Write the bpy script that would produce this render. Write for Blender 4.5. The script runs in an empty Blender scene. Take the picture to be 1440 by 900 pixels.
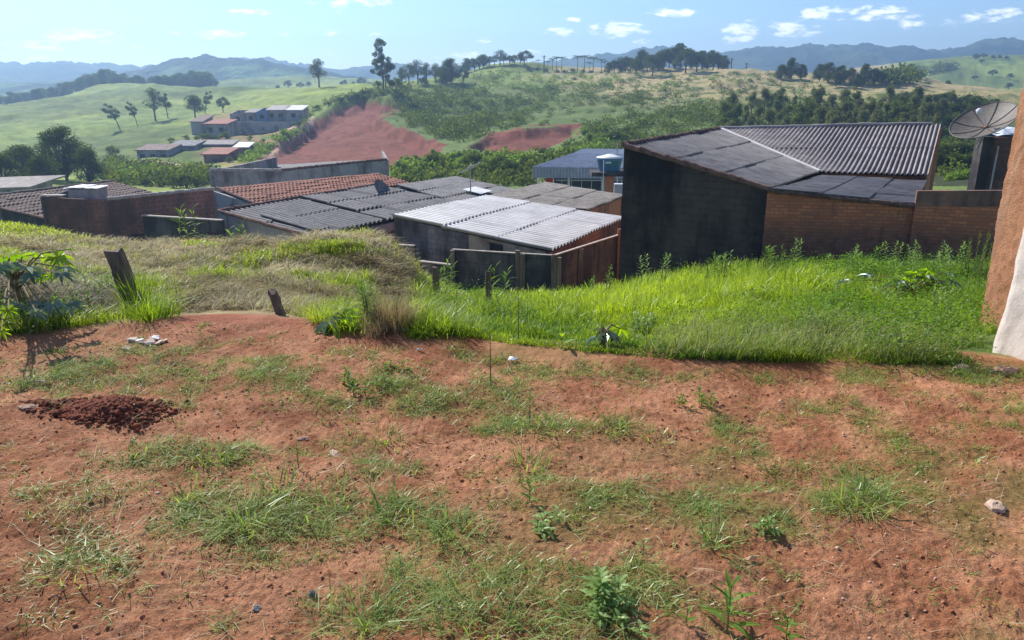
import bpy, math, random
import numpy as np
from mathutils import Vector, Matrix

random.seed(7)
RNG = np.random.default_rng(7)
SC = bpy.context.scene
COL = SC.collection

# ------------------------------------------------------------------ camera
F = 1088.0                                   # focal length in pixels of the 1440 wide picture
PITCH = math.atan((450 - 112) / F)
CP, SP = math.cos(PITCH), math.sin(PITCH)
EYE = 1.6
cam = bpy.data.cameras.new('camera')
cam.sensor_width = 36.0
cam.lens = F / 1440 * 36.0
cam.clip_start = 0.05
cam.clip_end = 12000
camo = bpy.data.objects.new('camera', cam)
COL.objects.link(camo)
camo.location = (0, 0, EYE)
camo.rotation_euler = (math.pi / 2 - PITCH, 0, 0)
SC.camera = camo

SC.view_settings.view_transform = 'Standard'
SC.view_settings.look = 'None'
SC.view_settings.exposure = 0.5
SC.view_settings.gamma = 1
SC.view_settings.use_curve_mapping = False
SC.render.engine = 'CYCLES'
SC.cycles.max_bounces = 6
SC.cycles.transparent_max_bounces = 8
SC.cycles.volume_bounces = 0
SC.cycles.use_denoising = True

SUN_EL = math.radians(40)
SUN_AZ = math.radians(-40)                   # clockwise from +Y seen from above: the sun is ahead, to the left
sdir = Vector((math.sin(SUN_AZ) * math.cos(SUN_EL), math.cos(SUN_AZ) * math.cos(SUN_EL), math.sin(SUN_EL)))
sl = bpy.data.lights.new('sun', 'SUN')
sl.energy = 5.0
sl.angle = math.radians(0.53)
sl.color = (1.0, 0.95, 0.87)
so = bpy.data.objects.new('sun', sl)
COL.objects.link(so)
so.location = (0, 0, 60)
so.rotation_euler = sdir.to_track_quat('Z', 'Y').to_euler()

W = bpy.data.worlds.new('World')
SC.world = W
W.use_nodes = True
nt = W.node_tree
nt.nodes.clear()


def N(nt, typ, **kw):
    n = nt.nodes.new(typ)
    for k, v in kw.items():
        if k.startswith('i_'):
            n.inputs[k[2:].replace('_', ' ')].default_value = v
        else:
            setattr(n, k, v)
    return n


def math_node(nt, op, a, b=None, c=None, clamp=False):
    n = nt.nodes.new('ShaderNodeMath')
    n.operation = op
    n.use_clamp = clamp
    for i, x in enumerate((a, b, c)):
        if x is None:
            continue
        if isinstance(x, (int, float)):
            n.inputs[i].default_value = x
        else:
            nt.links.new(x, n.inputs[i])
    return n.outputs[0]


def mixc(nt, fac, a, b, blend='MIX'):
    n = nt.nodes.new('ShaderNodeMix')
    n.data_type = 'RGBA'
    n.blend_type = blend
    for s, x in (('Factor', fac), ('A', a), ('B', b)):
        i = {'Factor': 0, 'A': 6, 'B': 7}[s]
        if isinstance(x, (int, float)):
            n.inputs[i].default_value = x
        elif isinstance(x, (tuple, list)):
            n.inputs[i].default_value = (*x[:3], 1)
        else:
            nt.links.new(x, n.inputs[i])
    return n.outputs[2]


def ray(u, v):
    a, b = (u - 720) / F, (450 - v) / F
    return Vector((a, CP + b * SP, -SP + b * CP))


def build_world():
    L = nt.links.new
    sky = N(nt, 'ShaderNodeTexSky', sky_type='NISHITA', sun_disc=False)
    sky.sun_elevation = SUN_EL
    sky.sun_rotation = SUN_AZ
    sky.altitude = 900
    sky.air_density = 1.0
    sky.dust_density = 0.6
    sky.ozone_density = 2.0
    tc = N(nt, 'ShaderNodeTexCoord')
    # clouds: small fair weather puffs, low over the hills, laid out by direction in the sky
    nz = N(nt, 'ShaderNodeTexNoise', noise_dimensions='3D')
    nz.inputs['Scale'].default_value = 52
    nz.inputs['Detail'].default_value = 7
    nz.inputs['Roughness'].default_value = 0.62
    mp = N(nt, 'ShaderNodeMapping')
    mp.inputs['Scale'].default_value = (1, 1, 3.2)
    L(tc.outputs['Generated'], mp.inputs[0])
    L(mp.outputs[0], nz.inputs[0])
    sep = N(nt, 'ShaderNodeSeparateXYZ')
    L(tc.outputs['Generated'], sep.inputs[0])
    az = math_node(nt, 'ARCTAN2', sep.outputs[0], sep.outputs[1])
    el = math_node(nt, 'ARCSINE', sep.outputs[2])
    blobs = [(118, 50, 44, 8, 1), (52, 64, 34, 7, .75), (40, 77, 50, 6, .6), (308, 48, 34, 6, .95), (352, 17, 26, 4, .8),
             (466, 46, 20, 4, .6), (405, 50, 14, 4, .5), (445, 75, 26, 4, .5), (500, 3, 60, 7, .6), (790, 45, 24, 7, .85),
             (868, 42, 42, 10, 1), (805, 28, 14, 4, .6), (946, 18, 32, 6, .95), (682, 57, 12, 5, .55), (650, 78, 40, 7, .5),
             (735, 72, 26, 5, .45), (900, 60, 24, 5, .6), (1042, 46, 26, 15, .95), (1110, 42, 42, 11, .8), (1160, 20, 36, 9, .8),
             (1232, 19, 38, 9, .95), (1282, 32, 18, 9, .75), (1395, 22, 44, 8, .7), (1340, 32, 40, 5, .4), (480, 17, 18, 3, .4),
             (262, 4, 10, 3, .5), (144, 6, 7, 4, .5), (530, 50, 12, 4, .4), (192, 67, 10, 3, .5), (240, 46, 22, 3, .35)]
    acc = None
    for (u, v, ru, rv, s) in blobs:
        d = ray(u, v).normalized()
        a0, e0 = math.atan2(d.x, d.y), math.asin(d.z)
        ra, re = ru / F * 1.15, rv / F * 1.25
        x = math_node(nt, 'MULTIPLY', math_node(nt, 'SUBTRACT', az, a0), 1 / ra)
        y = math_node(nt, 'MULTIPLY', math_node(nt, 'SUBTRACT', el, e0), 1 / re)
        r2 = math_node(nt, 'MULTIPLY_ADD', x, x, math_node(nt, 'MULTIPLY', y, y))
        g = math_node(nt, 'MULTIPLY_ADD', r2, -s, s, clamp=True)
        acc = g if acc is None else math_node(nt, 'MAXIMUM', acc, g)
    # elsewhere in the sky (out of the picture) free noise puffs
    nz2 = N(nt, 'ShaderNodeTexNoise', noise_dimensions='3D')
    nz2.inputs['Scale'].default_value = 7
    nz2.inputs['Detail'].default_value = 4
    L(mp.outputs[0], nz2.inputs[0])
    free = math_node(nt, 'MULTIPLY', math_node(nt, 'SUBTRACT', nz2.outputs[0], 0.56), 5, clamp=True)
    high = math_node(nt, 'MULTIPLY', math_node(nt, 'SUBTRACT', el, 0.13), 12, clamp=True)
    free = math_node(nt, 'MULTIPLY', free, high)
    acc = math_node(nt, 'MAXIMUM', acc, free)
    nn = math_node(nt, 'MULTIPLY_ADD', nz.outputs[0], 4.6, -2.25)
    dens = math_node(nt, 'ADD', acc, nn)
    dens = math_node(nt, 'MULTIPLY', math_node(nt, 'SUBTRACT', dens, 0.35), 1.2, clamp=True)
    dens = math_node(nt, 'MULTIPLY', dens, math_node(nt, 'MULTIPLY', acc, 2.2, clamp=True))
    dens = math_node(nt, 'MULTIPLY', dens, 0.85)
    tint = mixc(nt, 1.0, sky.outputs[0], (0.78, 0.93, 1.17), 'MULTIPLY')
    col = mixc(nt, dens, tint, (14, 14.2, 14.5))
    bg = N(nt, 'ShaderNodeBackground')
    L(col, bg.inputs[0])
    bg.inputs[1].default_value = 0.1
    out = N(nt, 'ShaderNodeOutputWorld')
    L(bg.outputs[0], out.inputs[0])


build_world()

# ------------------------------------------------------------------ helpers


def P(u, v, Y):
    """point seen at picture position u, v standing Y metres ahead"""
    d = ray(u, v)
    k = Y / d.y
    return Vector((d.x * k, Y, EYE + d.z * k))


def hash2(ix, iy, seed):
    n = (ix.astype(np.int64) * 374761393 + iy.astype(np.int64) * 668265263 + seed * 1442695041) & 0xffffffff
    n = ((n ^ (n >> 13)) * 1274126177) & 0xffffffff
    n = n ^ (n >> 16)
    return (n & 0xffffff) / float(0xffffff)


def vnoise(x, y, seed=0):
    ix, iy = np.floor(x), np.floor(y)
    fx, fy = x - ix, y - iy
    fx, fy = fx * fx * (3 - 2 * fx), fy * fy * (3 - 2 * fy)
    a, b = hash2(ix, iy, seed), hash2(ix + 1, iy, seed)
    c, d = hash2(ix, iy + 1, seed), hash2(ix + 1, iy + 1, seed)
    return (a + (b - a) * fx) * (1 - fy) + (c + (d - c) * fx) * fy


def fbm(x, y, scale, octv=4, seed=0, gain=.5):
    x, y = np.asarray(x, float) * scale, np.asarray(y, float) * scale
    s, a, t = 0, 1, 0
    for o in range(octv):
        s = s + a * vnoise(x + o * 17.3, y - o * 9.1, seed + o)
        t += a
        a *= gain
        x, y = x * 2.03, y * 2.03
    return s / t


def sstep(a, b, x):
    t = np.clip((x - a) / (b - a), 0, 1)
    return t * t * (3 - 2 * t)


def proj(x, y, z):
    """world -> picture coordinates of the design sketch"""
    zz = z - EYE
    dep = np.maximum(y * CP - zz * SP, 1e-3)
    return 720 + x / dep * F, 450 - (y * SP + zz * CP) / dep * F


def inpoly(u, v, poly):
    inside = np.zeros(np.shape(u), bool)
    n = len(poly)
    for i in range(n):
        x1, y1 = poly[i]
        x2, y2 = poly[(i + 1) % n]
        c = ((y1 > v) != (y2 > v)) & (u < (x2 - x1) * (v - y1) / (y2 - y1 + 1e-12) + x1)
        inside ^= c
    return inside


def make_mesh(name, verts, faces, mat=None, smooth=False, uv=None):
    """numpy verts (N,3) and faces (list of arrays with equal row length, or one array)"""
    me = bpy.data.meshes.new(name)
    verts = np.asarray(verts, np.float32).reshape(-1, 3)
    fl = faces if isinstance(faces, list) else [faces]
    fl = [np.asarray(f, np.int32) for f in fl if len(f)]
    loops = np.concatenate([f.ravel() for f in fl])
    tot = np.concatenate([np.full(len(f), f.shape[1], np.int32) for f in fl])
    st = np.concatenate([[0], np.cumsum(tot)[:-1]]).astype(np.int32)
    me.vertices.add(len(verts))
    me.vertices.foreach_set('co', verts.ravel())
    me.loops.add(len(loops))
    me.loops.foreach_set('vertex_index', loops)
    me.polygons.add(len(tot))
    me.polygons.foreach_set('loop_start', st)
    me.polygons.foreach_set('loop_total', tot)
    me.polygons.foreach_set('use_smooth', np.full(len(tot), bool(smooth)))
    if uv is not None:
        l = me.uv_layers.new(name='UVMap')
        l.data.foreach_set('uv', np.asarray(uv, np.float32)[loops].ravel())
    me.update(calc_edges=True)
    if mat:
        me.materials.append(mat)
    return me


def vattr(me, name, val):
    val = np.asarray(val, np.float32)
    if val.ndim == 1:
        a = me.attributes.new(name, 'FLOAT', 'POINT')
        a.data.foreach_set('value', val)
    else:
        a = me.color_attributes.new(name, 'FLOAT_COLOR', 'POINT')
        a.data.foreach_set('color', np.c_[val, np.ones(len(val))].astype(np.float32).ravel())


def link(name, me, parent=None, loc=None):
    o = bpy.data.objects.new(name, me)
    COL.objects.link(o)
    if loc is not None:
        o.location = loc
    if parent is not None:
        o.parent = parent
    return o


def tag(o, label=None, cat=None, group=None, kind=None):
    if label:
        o['label'] = label
    if cat:
        o['category'] = cat
    if group:
        o['group'] = group
    if kind:
        o['kind'] = kind
    return o


def thing(name, loc, label, cat, group=None, rz=0):
    o = bpy.data.objects.new(name, None)
    COL.objects.link(o)
    o.empty_display_size = .2
    o.location = loc
    o.rotation_euler.z = rz
    return tag(o, label, cat, group)


class MB:
    """collects verts, faces and uv; build() links one mesh object (world coordinates, moved to the parent's frame)"""

    def __init__(s):
        s.v, s.f, s.uv = [], [], []

    def add(s, vs, fs, uv=None):
        b = len(s.v)
        s.v += [tuple(p) for p in vs]
        s.uv += [tuple(q) for q in uv] if uv is not None else [(p[0] + p[1], p[2]) for p in vs]
        s.f += [tuple(i + b for i in f) for f in fs]

    def quad(s, a, b, c, d, uv=None):
        s.add([a, b, c, d], [(0, 1, 2, 3)], uv)

    def box(s, c, size, rz=0, rx=0, ry=0):
        m = Matrix.Rotation(rz, 3, 'Z') @ Matrix.Rotation(ry, 3, 'Y') @ Matrix.Rotation(rx, 3, 'X')
        hx, hy, hz = size[0] / 2, size[1] / 2, size[2] / 2
        vs = [Vector(c) + m @ Vector((x, y, z)) for x in (-hx, hx) for y in (-hy, hy) for z in (-hz, hz)]
        s.add(vs, [(0, 1, 3, 2), (4, 6, 7, 5), (0, 4, 5, 1), (2, 3, 7, 6), (0, 2, 6, 4), (1, 5, 7, 3)])

    def bar(s, a, b, w, h=None):
        """square bar from a to b"""
        a, b = Vector(a), Vector(b)
        h = h or w
        d = (b - a).normalized()
        up = Vector((0, 0, 1)) if abs(d.z) < .95 else Vector((0, 1, 0))
        x = d.cross(up).normalized() * w / 2
        y = x.cross(d).normalized() * h / 2
        vs = [a - x - y, a + x - y, a + x + y, a - x + y, b - x - y, b + x - y, b + x + y, b - x + y]
        s.add(vs, [(3, 2, 1, 0), (4, 5, 6, 7), (0, 1, 5, 4), (1, 2, 6, 5), (2, 3, 7, 6), (3, 0, 4, 7)])

    def tube(s, pts, rad, n=8, cap=True):
        pts = [Vector(p) for p in pts]
        if isinstance(rad, (int, float)):
            rad = [rad] * len(pts)
        rings = []
        for i, p in enumerate(pts):
            d = (pts[min(i + 1, len(pts) - 1)] - pts[max(i - 1, 0)]).normalized()
            up = Vector((0, 0, 1)) if abs(d.z) < .9 else Vector((0, 1, 0))
            x = d.cross(up).normalized()
            y = x.cross(d)
            rings.append([p + (x * math.cos(t) + y * math.sin(t)) * rad[i] for t in [2 * math.pi * k / n for k in range(n)]])
        vs = [q for r in rings for q in r]
        fs = []
        for i in range(len(pts) - 1):
            for k in range(n):
                a, b = i * n + k, i * n + (k + 1) % n
                fs.append((a, b, b + n, a + n))
        if cap:
            fs.append(tuple(range(n))[::-1])
            fs.append(tuple((len(pts) - 1) * n + k for k in range(n)))
        s.add(vs, fs)

    def prism(s, poly_bot, poly_top):
        n = len(poly_bot)
        vs = list(poly_bot) + list(poly_top)
        s.add(vs, [tuple(range(n))[::-1], tuple(range(n, 2 * n))] + [(i, (i + 1) % n, n + (i + 1) % n, n + i) for i in range(n)])

    def wall(s, a, b, za0, zb0, za1, zb1, th, away=None):
        """wall with its outer face from a to b, bottoms za0 zb0, tops za1 zb1, thickness th towards `away`; uv in metres"""
        a, b = Vector((a[0], a[1], 0)), Vector((b[0], b[1], 0))
        d = (b - a)
        Ln = d.length
        n = Vector((-d.y, d.x, 0)).normalized()
        if away is not None and n.dot(Vector((away[0], away[1], 0)) - a) < 0:
            n = -n
        n *= th
        z = Vector((0, 0, 1))
        vs = [a + z * za0, b + z * zb0, b + z * zb1, a + z * za1]
        vs += [p + n for p in vs]
        u = [(0, za0), (Ln, zb0), (Ln, zb1), (0, za1)]
        s.add(vs, [(0, 1, 2, 3), (7, 6, 5, 4), (3, 2, 6, 7), (0, 4, 5, 1), (1, 5, 6, 2), (0, 3, 7, 4)], u + [(p[0] + th, p[1]) for p in u])

    def build(s, name, mat, parent=None, smooth=False, world=True):
        off = Vector((0, 0, 0))
        inv = Matrix.Identity(4)
        if parent is not None and world:
            q = parent
            chain = []
            while q is not None:
                chain.append(q)
                q = q.parent
            m = Matrix.Identity(4)
            for q in reversed(chain):
                m = m @ Matrix.Translation(q.location) @ q.rotation_euler.to_matrix().to_4x4() @ Matrix.Diagonal((*q.scale, 1))
            inv = m.inverted()
        vs = np.array([list(inv @ Vector(p)) for p in s.v])
        by = {}
        for f in s.f:
            by.setdefault(len(f), []).append(f)
        me = make_mesh(name, vs, [np.array(x) for x in by.values()], mat, smooth, s.uv)
        return link(name, me, parent)


# ------------------------------------------------------------------ materials
MAT = {}


def new_mat(name):
    m = bpy.data.materials.new(name)
    m.use_nodes = True
    m.node_tree.nodes.clear()
    MAT[name] = m
    return m, m.node_tree


def principled(nt, col, rough=.9, spec=.3, bump=None, bstr=.3, bdist=.02, metal=0):
    b = N(nt, 'ShaderNodeBsdfPrincipled')
    b.inputs['Roughness'].default_value = rough
    b.inputs['Specular IOR Level'].default_value = spec
    b.inputs['Metallic'].default_value = metal
    if isinstance(col, (tuple, list)):
        b.inputs['Base Color'].default_value = (*col[:3], 1)
    else:
        nt.links.new(col, b.inputs['Base Color'])
    if bump is not None:
        bn = N(nt, 'ShaderNodeBump')
        bn.inputs['Strength'].default_value = bstr
        bn.inputs['Distance'].default_value = bdist
        nt.links.new(bump, bn.inputs['Height'])
        nt.links.new(bn.outputs[0], b.inputs['Normal'])
    o = N(nt, 'ShaderNodeOutputMaterial')
    nt.links.new(b.outputs[0], o.inputs[0])
    return b


def noise(nt, scale, detail=4, rough=.6, coord='Object', stretch=None, out=0):
    tc = N(nt, 'ShaderNodeTexCoord')
    n = N(nt, 'ShaderNodeTexNoise')
    n.inputs['Scale'].default_value = scale
    n.inputs['Detail'].default_value = detail
    n.inputs['Roughness'].default_value = rough
    src = tc.outputs[coord]
    if stretch:
        m = N(nt, 'ShaderNodeMapping')
        m.inputs['Scale'].default_value = stretch
        nt.links.new(src, m.inputs[0])
        src = m.outputs[0]
    nt.links.new(src, n.inputs[0])
    return n.outputs[out]


def ramp(nt, src, stops):
    r = N(nt, 'ShaderNodeValToRGB')
    e = r.color_ramp.elements
    while len(e) < len(stops):
        e.new(.5)
    for i, (p, c) in enumerate(stops):
        e[i].position = p
        e[i].color = (*c, 1) if len(c) == 3 else c
    nt.links.new(src, r.inputs[0])
    return r.outputs[0]


def rr(nt, src, a, b, lo=0, hi=1):
    m = N(nt, 'ShaderNodeMapRange')
    for i, x in enumerate((a, b, lo, hi)):
        m.inputs[i + 1].default_value = x
    nt.links.new(src, m.inputs[0])
    return m.outputs[0]


def simple(name, c1, c2, scale=3, rough=.9, spec=.3, bstr=.3, metal=0, stretch=None, bd=.02):
    m, nt = new_mat(name)
    n = noise(nt, scale, 5, .65, stretch=stretch)
    c = mixc(nt, rr(nt, n, .35, .65), c1, c2)
    if name.startswith(('fibre', 'clay_tile', 'zinc')):        # dirt gathers in the troughs of the corrugations
        at = N(nt, 'ShaderNodeAttribute', attribute_name='trough')
        f = math_node(nt, 'MULTIPLY', at.outputs['Fac'], .85 if 'zinc' not in name else .4)
        c = mixc(nt, f, c, tuple(.35 * x for x in c1))
        n9 = noise(nt, .45, 5, .7)
        c = mixc(nt, rr(nt, n9, .5, .72, 0, .5), c, tuple(.55 * x for x in c1))
    principled(nt, c, rough, spec, n, bstr, bd, metal)
    return m


def stained(name, base, base2, stain, scale=1.2, amount=.5, streak=True, bstr=.4, rough=.92, brick=None):
    """render or blockwork with mould and rain streaks; uv in metres when brick given"""
    m, nt = new_mat(name)
    n1 = noise(nt, scale * 6, 6, .7)
    n2 = noise(nt, scale, 5, .65)
    n3 = noise(nt, scale * 2.2, 5, .7, stretch=(1, 1, .18)) if streak else n2
    c = mixc(nt, rr(nt, n1, .3, .7), base, base2)
    hgt = n1
    if brick:
        tc = N(nt, 'ShaderNodeTexCoord')
        bt = N(nt, 'ShaderNodeTexBrick')
        bt.inputs['Scale'].default_value = 1
        bt.inputs['Brick Width'].default_value = brick[0]
        bt.inputs['Row Height'].default_value = brick[1]
        bt.inputs['Mortar Size'].default_value = brick[2]
        bt.inputs['Mortar Smooth'].default_value = .3
        bt.inputs['Bias'].default_value = -.2
        bt.inputs['Color1'].default_value = (*brick[3], 1)
        bt.inputs['Color2'].default_value = (*brick[4], 1)
        bt.inputs['Mortar'].default_value = (*brick[5], 1)
        nt.links.new(tc.outputs['UV'], bt.inputs[0])
        c = mixc(nt, .8, c, bt.outputs[0])
        c = mixc(nt, rr(nt, n1, .35, .75, 0, .5), c, base2)
        hgt = math_node(nt, 'SUBTRACT', n1, math_node(nt, 'MULTIPLY', bt.outputs[1], .6))
    s = math_node(nt, 'MULTIPLY', math_node(nt, 'ADD', n2, n3), .5)
    c = mixc(nt, rr(nt, s, .62 - amount * .3, .72 - amount * .25), c, stain)
    principled(nt, c, rough, .2, hgt, bstr, .02)
    return m


def leafmat(name, c1, c2, trans=.5, rough=.45, gloss=.25, tcol=None):
    """leaf with the light coming through it; per blade variation in the attribute `tint`"""
    m, nt = new_mat(name)
    at = N(nt, 'ShaderNodeAttribute', attribute_name='tint')
    c = mixc(nt, at.outputs['Fac'], c1, c2)
    d = N(nt, 'ShaderNodeBsdfDiffuse')
    t = N(nt, 'ShaderNodeBsdfTranslucent')
    nt.links.new(c, d.inputs[0])
    tc = mixc(nt, 1, c, tcol or (1.5, 1.5, .55), 'MULTIPLY')
    nt.links.new(tc, t.inputs[0])
    mx = N(nt, 'ShaderNodeMixShader')
    mx.inputs[0].default_value = trans
    nt.links.new(d.outputs[0], mx.inputs[1])
    nt.links.new(t.outputs[0], mx.inputs[2])
    out = mx.outputs[0]
    if gloss:
        g = N(nt, 'ShaderNodeBsdfGlossy')
        g.inputs['Roughness'].default_value = rough
        g.inputs[0].default_value = (.8, .85, .8, 1)
        mg = N(nt, 'ShaderNodeMixShader')
        mg.inputs[0].default_value = gloss * .14
        nt.links.new(out, mg.inputs[1])
        nt.links.new(g.outputs[0], mg.inputs[2])
        out = mg.outputs[0]
    o = N(nt, 'ShaderNodeOutputMaterial')
    nt.links.new(out, o.inputs[0])
    return m

# ------------------------------------------------------------------ terrain
EDGE_PIX = [(-500, 500), (-200, 487), (0, 474), (60, 470), (110, 462), (200, 446), (300, 438), (385, 438), (430, 452), (480, 462), (560, 468), (640, 473),
            (700, 483), (800, 496), (940, 508), (1100, 513), (1400, 516), (1600, 518), (2200, 520)]


def ground_pt(u, v, z=0.0):
    d = ray(u, v)
    k = (z - EYE) / d.z
    return d.x * k, d.y * k


_e = [ground_pt(*p) for p in EDGE_PIX]
_eaz = np.array([math.atan2(x, y) for x, y in _e])
_er = np.array([math.hypot(x, y) for x, y in _e])


def edge_r(az):
    return np.interp(az, _eaz, _er)


CTRL = [  # u, v, Y : the lie of the land beyond the lot
    # left terrace crest
    (-300, 322, 16), (-100, 316, 16), (0, 319, 16.5), (60, 328, 17), (130, 338, 17.5), (250, 338, 18), (350, 340, 17.5), (450, 345, 16.5), (540, 352, 15.5),
    # right lower slope
    (1500, 372, 19), (1390, 375, 20), (1240, 372, 20.5), (1078, 374, 21.5), (980, 384, 23), (880, 398, 24.5), (780, 416, 25.5), (690, 412, 25), (620, 405, 24),
    # yards behind the terrace
    (-300, 415, 26), (0, 420, 26), (200, 425, 27), (400, 430, 28), (560, 425, 29), (700, 420, 33), (860, 400, 35), (1000, 345, 38), (1200, 320, 38), (1380, 290, 38), (1500, 280, 38),
    (-300, 325, 48), (0, 330, 48), (200, 335, 50), (400, 335, 50), (600, 340, 50), (800, 340, 50), (1000, 305, 55), (1200, 270, 55), (1400, 250, 55),
    # valley floor and its far side
    (-300, 250, 90), (0, 255, 85), (150, 258, 85), (300, 262, 85), (450, 262, 85), (560, 252, 85), (700, 250, 82), (820, 240, 85), (650, 228, 97), (760, 216, 102), (850, 214, 102), (950, 218, 100),
    (-300, 235, 130), (0, 226, 135), (140, 218, 145), (250, 232, 115), (330, 222, 122), (400, 215, 120), (450, 224, 108), (560, 222, 108), (620, 214, 112),
    (60, 185, 195), (200, 172, 210), (0, 148, 290), (140, 125, 325), (212, 118, 335), (262, 122, 335), (100, 152, 260), (-150, 160, 290), (-400, 165, 290),
    (300, 181, 172), (280, 196, 155), (430, 172, 168), (360, 190, 160), (350, 158, 205), (360, 127, 320), (430, 128, 290),
    # behind the first crest
    (0, 162, 420), (120, 140, 450), (250, 134, 450), (320, 113, 540), (420, 117, 500), (480, 112, 540), (330, 128, 440),
    (540, 125, 205), (450, 122, 235), (600, 119, 235), (680, 98, 285), (760, 96, 285), (850, 99, 280), (950, 100, 275), (1050, 100, 265), (1110, 103, 255),
    (540, 125, 300), (700, 108, 400), (900, 110, 400), (1100, 112, 390), (600, 122, 480), (500, 140, 190),
    (600, 180, 145), (700, 150, 185), (800, 140, 200), (900, 140, 195), (1000, 140, 185), (850, 180, 130), (950, 175, 130), (720, 180, 145),
    (500, 205, 132), (560, 200, 132), (500, 168, 158), (545, 150, 172), (450, 190, 150), (610, 204, 125),
    (740, 208, 116), (740, 183, 125), (690, 200, 120), (810, 188, 125),
    (1150, 122, 215), (1250, 122, 200), (1330, 137, 165), (1200, 200, 105), (1330, 222, 80), (1380, 250, 62), (1280, 240, 68), (1090, 205, 100), (1390, 155, 140), (1450, 160, 140), (1600, 170, 140),
    (1230, 125, 420), (1330, 128, 400), (1440, 142, 350), (1600, 150, 350), (1260, 100, 500), (1310, 88, 540), (1370, 80, 580), (1440, 78, 600), (1600, 80, 600), (1300, 122, 330), (1400, 110, 460),
    (-400, 150, 700), (0, 125, 800), (300, 120, 800), (600, 120, 800), (900, 120, 800), (1200, 116, 850), (1500, 112, 850),
    (-500, 118, 1500), (0, 118, 1500), (500, 118, 1500), (1000, 118, 1500), (1500, 118, 1500), (2000, 118, 1500),
]


def _ctrl():
    A, Lr, T = [], [], []

    def put(x, y, zr):
        r = math.hypot(x, y)
        A.append(math.atan2(x, y))
        Lr.append(math.log(r))
        T.append(zr / r)
    for (u, v, Y) in CTRL:
        p = P(u, v, Y)
        put(p.x, p.y, p.z - EYE)
        if Y < 26 and v < 420:                 # straight slope from the edge of the lot down to here
            az = math.atan2(p.x, p.y)
            r0 = float(edge_r(az))
            x0, y0 = math.sin(az) * r0, math.cos(az) * r0
            for k in (.15, .4, .7):
                kk = k
                put(x0 + (p.x - x0) * k, y0 + (p.y - y0) * k, -EYE + p.z * kk - .12 * (1 - k))
    for a in (-1.0, -1.3, 1.0, 1.3):
        for r, z in ((6, 0), (16, -2.5), (30, -6), (80, -9), (150, -10), (300, -4), (600, -8), (1500, -9)):
            put(math.sin(a) * r, math.cos(a) * r, z - EYE)
    return np.array(A), np.array(Lr), np.array(T)


CA, CL, CT = _ctrl()
KA, KL = 2.2, 1.0


def _tps(d2):
    return np.where(d2 > 1e-12, d2 * np.log(np.maximum(d2, 1e-12)) * .5, 0)


def _solve():
    X = np.c_[CA * KA, CL * KL]
    n = len(X)
    d2 = ((X[:, None] - X[None]) ** 2).sum(-1)
    K = _tps(d2) + np.eye(n) * 2e-4
    Pm = np.c_[np.ones(n), X]
    M = np.zeros((n + 3, n + 3))
    M[:n, :n], M[:n, n:], M[n:, :n] = K, Pm, Pm.T
    return X, np.linalg.solve(M, np.r_[CT, 0, 0, 0])


TX, TW = _solve()


def tps_eval(az, lr):
    out = np.empty(len(az))
    for i in range(0, len(az), 20000):
        q = np.c_[az[i:i + 20000] * KA, lr[i:i + 20000] * KL]
        d2 = (q[:, :1] - TX[:, 0]) ** 2 + (q[:, 1:] - TX[:, 1]) ** 2
        out[i:i + 20000] = _tps(d2) @ TW[:-3] + TW[-3] + q @ TW[-2:]
    return out


RED_CUT = [(350, 236), (378, 212), (415, 190), (446, 172), (478, 154), (512, 139), (552, 146), (560, 155), (532, 168), (560, 178), (600, 195), (626, 203), (620, 214), (570, 232), (520, 240)]
RED_CUT2 = [(655, 208), (688, 189), (730, 179), (822, 176), (806, 192), (770, 209), (700, 216)]
RED_RIM = [(400, 205), (432, 184), (458, 170), (488, 152), (520, 138), (556, 140)]


def dist_poly(u, v, line):
    d = np.full(np.shape(u), 1e9)
    for (x1, y1), (x2, y2) in zip(line[:-1], line[1:]):
        t = np.clip(((u - x1) * (x2 - x1) + (v - y1) * (y2 - y1)) / ((x2 - x1) ** 2 + (y2 - y1) ** 2), 0, 1)
        d = np.minimum(d, np.hypot(u - x1 - t * (x2 - x1), v - y1 - t * (y2 - y1)))
    return d


HUMP = P(520, 398, 12.2)


def lot_relief(x, y):
    """the bare red lot: low undulations, ruts, a heap of dug earth, crumbs"""
    z = (fbm(x, y, .9, 3, 5) - .5) * .10
    z += (fbm(x, y, 5, 4, 11) - .5) * .04
    z += np.abs(fbm(x, y, 16, 3, 21) - .5) * .022
    z += (fbm(x, y, 55, 2, 31) - .5) * .013
    # low step where the worn track edge drops to the grassy band behind it
    px = np.array([-9, -3.2, -2.6, -1.2, 0.3, 1.6, 3.0, 9])
    py = np.array([3.9, 3.9, 3.75, 3.35, 2.9, 2.9, 3.2, 3.2])
    e = y - np.interp(x, px, py) + (fbm(x, y, 2, 3, 45) - .5) * .5
    z -= .085 * sstep(-.12, .12, e) * sstep(2.6, 1.2, x)
    for (u, v, ru, rv, h) in ((152, 566, 52, 17, .10), (80, 556, 60, 12, .05), (200, 572, 50, 12, .04)):
        cx, cy = ground_pt(u, v)
        sx, sy = ru / F * cy * 1.0, .16
        g = np.exp(-(((x - cx) / sx) ** 2 + ((y - cy) / sy) ** 2))
        z += g * h * (.55 + .6 * fbm(x, y, 14, 4, 41))
    return z


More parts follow.
